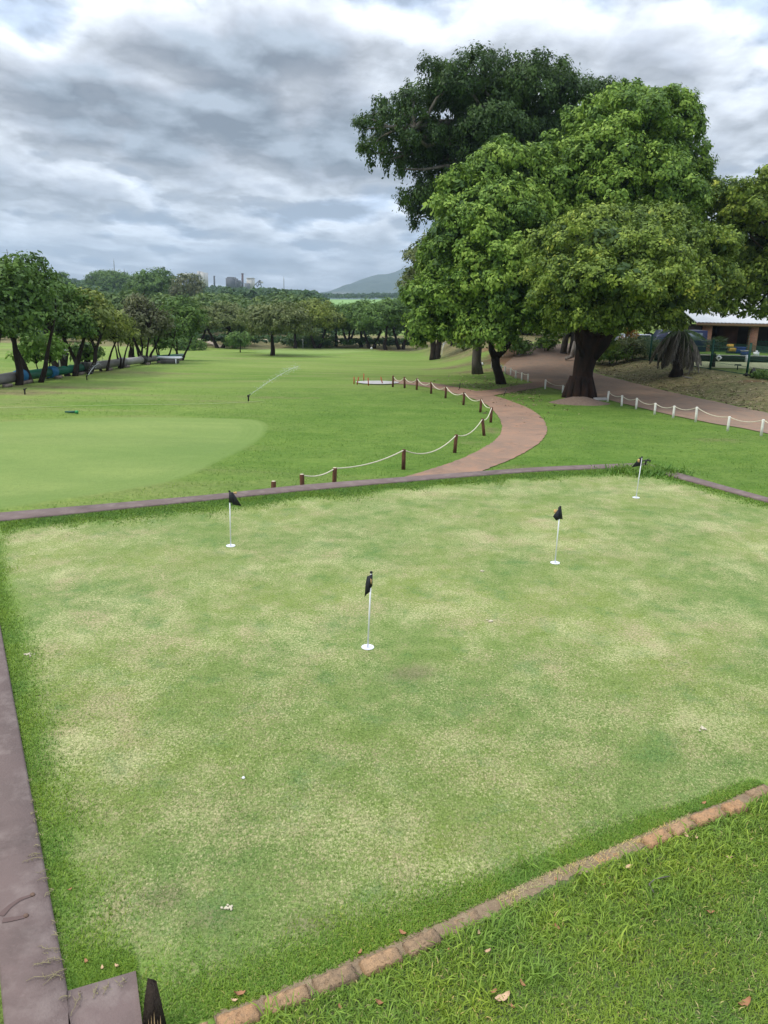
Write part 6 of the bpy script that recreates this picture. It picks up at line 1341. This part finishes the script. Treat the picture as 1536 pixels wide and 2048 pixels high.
mb = MB(); mb.box(((x_l + x_r) / 2, YC + 1.3, zc_ - .02), (x_r - x_l, 4.0, .06)); local(mb.build('ceiling', M['inner']), club)
n = 170; V = []
for i in range(n + 1):
    x = x_l - .6 + (x_r - x_l + 1.2) * i / n; dz = .03 * (1 if i % 2 else -1)
    V += [(x, YC - .85, zc_ + .25 + dz), (x, YC + 7.5, zc_ + 2.35 + dz)]
mb = MB(); mb.add(V, [(2 * i, 2 * i + 2, 2 * i + 3, 2 * i + 1) for i in range(n)]); V2 = [(a, b, c - .05) for a, b, c in V]; mb.add(V2, [(2 * i, 2 * i + 1, 2 * i + 3, 2 * i + 2) for i in range(n)]); local(mb.build('roof', M['roof']), club)
mb = MB(); p = CP(1470, 618, 8); mb.box((p[0], YC + 7.8, zc_ + 2.3), (7, 1.2, .9)); local(mb.build('roof_ridge_box', M['roof']), club)
for a_, b_ in ((1421, 1451), (1512, 1596)):
    xa, xb = CP(a_, 690)[0], CP(b_, 690)[0]; mb = MB(); k = int((xb - xa) / .12)
    mb.box(((xa + xb) / 2, YC - .1, zf + 1.0), (xb - xa, .05, .06)); mb.box(((xa + xb) / 2, YC - .1, zf + .12), (xb - xa, .05, .05))
    for i in range(k + 1): mb.box((xa + (xb - xa) * i / k, YC - .1, zf + .56), (.025, .025, .95 + .25 * (i % 3 == 0)))
    local(mb.build('railing', M['dark_green_paint']), club)
# verandah bits
def small(name, px, py, Y, lab, cat, parts):
    p = pd(px, py, Y); z = float(H(p[0], Y)); o = empty(name, (p[0], Y, z), lab, cat)
    for nm, c, s_, mt in parts: mb = MB(); mb.box(c, s_, 0, .92); rel(mb.build(nm, mt), o)
M['yellow'] = simple('yellow_plastic', (0.58, 0.34, 0.04), (0.5, 0.29, 0.03), 4, .4); M['blue'] = simple('blue_plastic', (0.02, 0.04, 0.22), (0.015, 0.03, 0.16), 4, .4)
small('toy_truck', 1463, 698, 66.6, 'yellow plastic toy truck at the verandah edge', 'toy', [('truck_bed', (.1, 0, .32), (.7, .4, .28), M['yellow']), ('truck_cab', (-.15, 0, .62), (.5, .38, .3), M['yellow']), ('truck_base', (0, 0, .1), (.8, .36, .14), M['black_plastic'])])
small('crate', 1480, 699, 66.6, 'blue plastic crate next to the yellow toy truck', 'crate', [('crate_body', (0, 0, .26), (.85, .45, .48), M['blue']), ('crate_rim', (0, 0, .52), (.95, .52, .05), M['blue'])])
small('bucket', 1490, 706, 65.5, 'small blue container below the blue crate', 'container', [('container_body', (0, 0, .18), (.6, .4, .34), M['blue']), ('container_lid', (0, 0, .37), (.66, .45, .05), M['pale_clad'])])
small('plastic_bag', 1512, 708, 65.5, 'small white bag lying before the right railing', 'bag', [('bag_body', (0, 0, .16), (.42, .3, .3), M['white_plastic']), ('bag_knot', (.02, 0, .36), (.16, .12, .1), M['white_plastic'])])

# vehicles behind the fence
def car(px, py, Y, lab, body, h, rz, name='parked_car', van=False):
    p = pd(px, py, Y); z = float(H(p[0], Y)); o = empty(name, (p[0], Y, z), lab, 'van' if van else 'car', None, rz); L_ = 4.3; W = 1.75
    prof = [(-2.15, .45), (-2.1, .95), (-1.3, 1.05), (-.75, 1.5), (.9, 1.5), (1.7, 1.05), (2.15, .9), (2.15, .4)] if not van else [(-2.2, .4), (-2.2, 1.1), (-1.75, 1.2), (-1.3, 2.0), (2.15, 2.05), (2.2, 1.2), (2.2, .4)]
    mb = MB(); k = len(prof); V = [(x, -W / 2, z_) for x, z_ in prof] + [(x, W / 2, z_) for x, z_ in prof]; c = np.mean(prof, 0)
    V += [(c[0], -W / 2, c[1]), (c[0], W / 2, c[1])]
    mb.add(V, [(i, (i + 1) % k, k + (i + 1) % k, k + i) for i in range(k)], [((i + 1) % k, i, 2 * k) for i in range(k)] + [(k + i, k + (i + 1) % k, 2 * k + 1) for i in range(k)]); rel(mb.build('body', body), o)
    gl = M['void'] if not van else M['window_pale']
    for s_ in (-1, 1):
        mb = MB(); y = s_ * (W / 2 + .004); za, zb = (1.1, 1.44) if not van else (1.3, 1.85)
        mb.box(((0.1 if not van else .3), y, (za + zb) / 2), (1.6 if not van else 2.9, .02, zb - za), 0, 1); rel(mb.build('window', gl), o)
        for x in (-1.35, 1.35):
            mb = MB(); mb.tube([(x, s_ * (W / 2 - .18), .32), (x, s_ * (W / 2 + .03), .32)], .32, 16); rel(mb.build('wheel', M['black_plastic']), o)
    mb = MB(); mb.box((-2.16, .6, .75), (.06, .3, .15)); rel(mb.build('headlight', M['white_plastic']), o); mb = MB(); mb.box((-2.16, -.6, .75), (.06, .3, .15)); rel(mb.build('headlight', M['white_plastic']), o)
M['window_pale'] = simple('pale_glass', (0.12, 0.16, 0.19), None, 3, .15, spec=.8)
car(1268, 680, 66, 'silver car glimpsed between the orange shrub and the palm', simple('silver_paint', (0.55, 0.57, 0.60), (0.5, 0.52, 0.55), 2, .25, 0, None, .4), 1.5, .4)
car(1350, 690, 63, 'dark blue van glimpsed behind the palm fronds', simple('blue_paint', (0.008, 0.016, 0.07), (0.006, 0.012, 0.05), 2, .3), 2.0, .15, 'parked_van', True)

# shrubs behind the fence
for i, (px, py, h, w, k, lab) in enumerate([(1262, 708, 1.7, 3.4, 'leaf_grey', 'grey green shrub behind the left fence panels'), (1292, 712, 1.5, 2.6, 'leaf_grey', 'grey green shrub just left of the second visible fence post'), (1228, 706, 1.6, 3.0, 'leaf_lime', 'light green shrub right of the massive trunk'), (1255, 700, 2.5, 1.6, 'leaf_orange', 'orange leaved croton shrub under the crown'), (1200, 704, 1.8, 3.0, 'leaf_dark', 'dark shrub hidden behind the massive trunk')]):
    p = pd(px, py, 57 + (i % 2) * 2); Y = 59 + (i % 2) * 1.5; p = pd(px, py, Y); o = auto_tree('shrub', (p[0], Y, float(H(p[0], Y))), h, w, lab, M[k], M['bark_dark'], 2, .05, 7, 70, (.22, .12), .35, 260 + i, None, .05, .04); o['category'] = 'shrub'
p = pd(1512, 765, 44); 
for i, (px, py) in enumerate([(1520, 757), (1540, 760)]):
    b = gp(px, py); o = auto_tree('shrub', b, .35, 1.2, ['low green plant at the foot of the right fence panel', 'low plant at the frame edge under the fence'][i], M['leaf_dark'], M['bark_dark'], 2, .05, 5, 160, (.12, .07), .18, 270 + i, None, 0, .02); o['category'] = 'shrub'
# pile of cut branches and banked shrubs beyond the road
b = gp(1063, 697); pile = empty('branch_pile', b, 'pile of pale dead cut branches beside the dirt under the trees', 'branch pile')
for k in range(34):
    mb = MB(); a = np.array((RNG.normal(0, 1.2), RNG.normal(0, .5), .1 + .5 * random.random())); d = np.array((RNG.normal(0, 1), RNG.normal(0, .4), RNG.normal(0, .25))); d /= np.linalg.norm(d); l = random.uniform(.7, 1.6); mb.tube([a - d * l / 2, a + RNG.normal(0, .1, 3), a + d * l / 2], [.06, .05, .02], 5); rel(mb.build('branch', M['dead_wood']), pile)
for i, (px, py, h, w, k, lab) in enumerate([(1032, 712, 1.6, 2.6, 'leaf_dark', 'dark bush at the left edge of the orange dirt'), (1094, 702, 1.3, 2.2, 'leaf_green', 'bright low bush between the branch pile and the road'), (930, 700, 1.2, 2.5, 'leaf_green', 'fresh green sapling left of the two slim trunks')]):
    b = gp(px, py); o = auto_tree('bush', b, h, w, lab, M[k], M['bark_dark'], 2, .03, 6, 50, (.28, .15), .4, 280 + i, None, .05, .04); o['category'] = 'bush'
b = gp(1143, 722); mb = MB(); mb.tube([(-.5, 0, .15), (0, 0, .35), (.15, 0, 1.5)], [.12, .2, .14], 8, .2); o = mb.build('tree_stump', M['dead_wood']); o.location = b; tag(o, 'pale dead stump leaning left of the massive trunk', 'stump')

def litter(n, fx, fy, size, seed):
    r = np.random.default_rng(seed); x = fx(r, n); y = fy(r, n); 
    return x, y
r = np.random.default_rng(77); n = 3200; y = 30 + 32 * r.random(n); x = road_right(y) + .2 + np.abs(r.normal(0, 2.2, n)); n2 = 900; y = np.concatenate([y, 44 + r.normal(0, 6, n2)]); x = np.concatenate([x, 6.5 + r.normal(0, 1.6, n2)])
ok = ~((x > 8.6) & (x < road_right(y)) ) ; x, y = x[ok], y[ok]; z = H(x, y) + .012 + .02 * r.random(len(x)); k = len(x); a = r.random(k) * 6.28; l = .035 + .055 * r.random(k); w = l * .45; i = np.arange(k); tl = r.normal(0, .02, (4, k))
P4 = [np.stack([x + np.cos(a) * l, y + np.sin(a) * l, z + tl[0]], 1), np.stack([x - np.sin(a) * w, y + np.cos(a) * w, z + tl[1]], 1), np.stack([x - np.cos(a) * l, y - np.sin(a) * l, z + tl[2]], 1), np.stack([x + np.sin(a) * w, y - np.cos(a) * w, z + tl[3]], 1)]
mb = MB(); mb.v.append(np.concatenate(P4)); mb.q.append(np.stack([i, i + k, i + 2 * k, i + 3 * k], 1)); mb.at.append(np.clip(r.random(k) * .85, 0, .85)); mb.n = 4 * k
tag(mb.build('leaf_litter', leaf_mat('dry_litter_leaf', (0.06, 0.04, 0.025), (0.19, 0.14, 0.08), (0.42, 0.34, 0.21), trans=.05), attr='tint'), 'dry brown leaf litter strewn over the bank and under the trees', kind='stuff')
# ------------------------------------------------------------------ fallen leaves and crumbs
def leaf_mesh(L_, W, curl, seed, mat):
    r = np.random.default_rng(seed); n = 7; V = []
    for i in range(n):
        f = i / (n - 1); w = W * math.sin(PI * min(.98, .06 + f * .92)) ** .8; x = (f - .5) * L_; z = curl * (abs(f - .5) * 2) ** 2 + .004
        V += [(x, -w / 2, z + curl * .7 * r.random()), (x, 0, z), (x, w / 2, z + curl * .8 * r.random())]
    V2 = [(a, b, c - .0012) for a, b, c in V]; Q = []
    for i in range(n - 1):
        for j in range(2): q = (i * 3 + j, (i + 1) * 3 + j, (i + 1) * 3 + j + 1, i * 3 + j + 1); Q.append(q); Q.append(tuple(3 * n + k for k in q[::-1]))
    return MB().add(V + V2, Q)
FL = [(1258, 1735, .055, 'fallen_pale', 'curled pale fallen leaf in the lawn below the bare soil line'), (1374, 1674, .05, 'fallen_pale', 'pale curled fallen leaf just below the right bricks'), (1392, 1677, .03, 'fallen_pale', 'tiny pale leaf right of the curled one below the bricks'), (1459, 1716, .04, 'fallen_pale', 'tan oval leaf in the lawn near the right edge'), (1421, 1826, .045, 'fallen_leaf', 'brown oval leaf in the open lawn at right'), (1490, 2008, .075, 'fallen_leaf', 'dark brown leaf near the bottom right corner'),
      (1005, 1998, .085, 'fallen_pale', 'long pale leaf at the bottom of the lawn'), (986, 1984, .04, 'fallen_leaf', 'reddish leaf scrap beside the long pale leaf'), (1044, 1969, .04, 'fallen_leaf', 'small brown leaf right of the long pale leaf'), (974, 1905, .045, 'fallen_pale', 'tan crumpled leaf in the lawn left part'), (1115, 1856, .045, 'fallen_leaf', 'brown leaf among the long tufts'), (1208, 1771, .03, 'fallen_leaf', 'red leaf scrap near the soil line'), (1112, 1759, .03, 'fallen_leaf', 'red scrap lying on the soil joint'), (1025, 2015, .03, 'fallen_leaf', 'dark red scrap at the bottom of the frame'), (958, 1867, .03, 'fallen_pale', 'tiny cream leaf near the brick edging'), (895, 1902, .03, 'fallen_leaf', 'red leaf below the fifth brick'),
      (756, 2006, .05, 'fallen_leaf', 'brown broken leaf below the fourth brick'), (680, 2015, .035, 'fallen_leaf', 'reddish scrap below the third brick'), (478, 1990, .06, 'fallen_leaf', 'brown curled leaf on the turf above the first bricks'), (468, 2003, .035, 'fallen_pale', 'pale round leaf under the brown curled one'), (173, 1924, .035, 'fallen_leaf', 'orange leaf by the left coping'), (234, 1934, .035, 'fallen_pale', 'tan leaf near the end of the short wall'), (205, 1937, .03, 'fallen_pale', 'tan leaf scrap between two orange leaves'), (139, 1781, .03, 'fallen_leaf', 'small red leaf beside the coping bolts'), (806, 1868, .05, 'fallen_leaf', 'brown leaf litter above the fifth brick'), (720, 1907, .04, 'fallen_leaf', 'brown scrap touching the fourth brick'), (1407, 1607, .04, 'fallen_leaf', 'reddish scrap on the turf above the right bricks')]
for i, (px, py, s_, mt, lab) in enumerate(FL):
    z = .018 if i in (0, 1, 2, 3, 4, 5, 6, 7, 8, 9, 10, 13, 16) else .012
    x, y = at(px, py, z); s_ *= .82; o = leaf_mesh(s_, s_ * .48, s_ * .22, i, None).build('fallen_leaf', M[mt]); o.location = (x, y, z); o.rotation_euler = (random.uniform(-.3, .3), random.uniform(-.3, .3), random.uniform(0, 6.28)); tag(o, lab, 'leaf', 'fallen leaves')
for i, (px, py, s_, mt, lab) in enumerate([(456, 1817, .030, 'sand', 'pale clod of sand on the near turf'), (1408, 1459, .035, 'sand', 'pale sandy divot clod at the right of the green'), (982, 1243, .035, 'sand', 'cream clod on the turf right of the largest flag'), (57, 1310, .035, 'sand', 'whitish clod near the left kerb'), (487, 1557, .018, 'white_plastic', 'tiny white ball marker on the turf'), (966, 1143, .03, 'sand', 'small cream clod left of the folded flag')]):
    x, y = at(px, py); mb = MB(); r = np.random.default_rng(i)
    for k in range(16 if mt == 'sand' else 1):
        c = np.array((r.normal(0, s_ * .42), r.normal(0, s_ * .36), .002)) if mt == 'sand' else np.zeros(3); q = s_ * (r.uniform(.15, .38) if mt == 'sand' else .8); mb.tube([c, c + (0, 0, q * .5), c + (0, 0, q * .7)], [q * .8, q * .7, q * .2], 7, .3)
    o = mb.build('sand_clod' if mt == 'sand' else 'ball_marker', M[mt]); o.location = (x, y, .002); tag(o, lab, 'clod' if mt == 'sand' else 'marker')
x, y = at(1040 + 260, 1770); mb = MB(); P = np.array([at(1340, 1752, .03) + (.03,), at(1310, 1758, .035) + (.035,), at(1298, 1768, .02) + (.02,), at(1308, 1786, .015) + (.015,)]); mb.tube(P - P[0], .003, 5); o = mb.build('dry_twig', M['dead_wood']); o.location = tuple(P[0]); tag(o, 'thin dry forked twig lying in the lawn below the soil line', 'twig')

# ------------------------------------------------------------------ air
hz = MB(); hz.box((0, 2300, 150), (7600, 6400, 330.0)); hob = hz.build('haze', None); tag(hob, 'thin daytime haze softening the far ridge and mountain', kind='stuff')
mt = bpy.data.materials.new('haze_air'); mt.use_nodes = True; nt = mt.node_tree; nt.nodes.clear(); pv = nt.nodes.new('ShaderNodeVolumePrincipled'); pv.inputs['Color'].default_value = (0.62, 0.80, 1.0, 1); pv.inputs['Density'].default_value = 0.00018; pv.inputs['Anisotropy'].default_value = 0.2
on = nt.nodes.new('ShaderNodeOutputMaterial'); nt.links.new(pv.outputs[0], on.inputs['Volume']); hob.data.materials.append(mt)
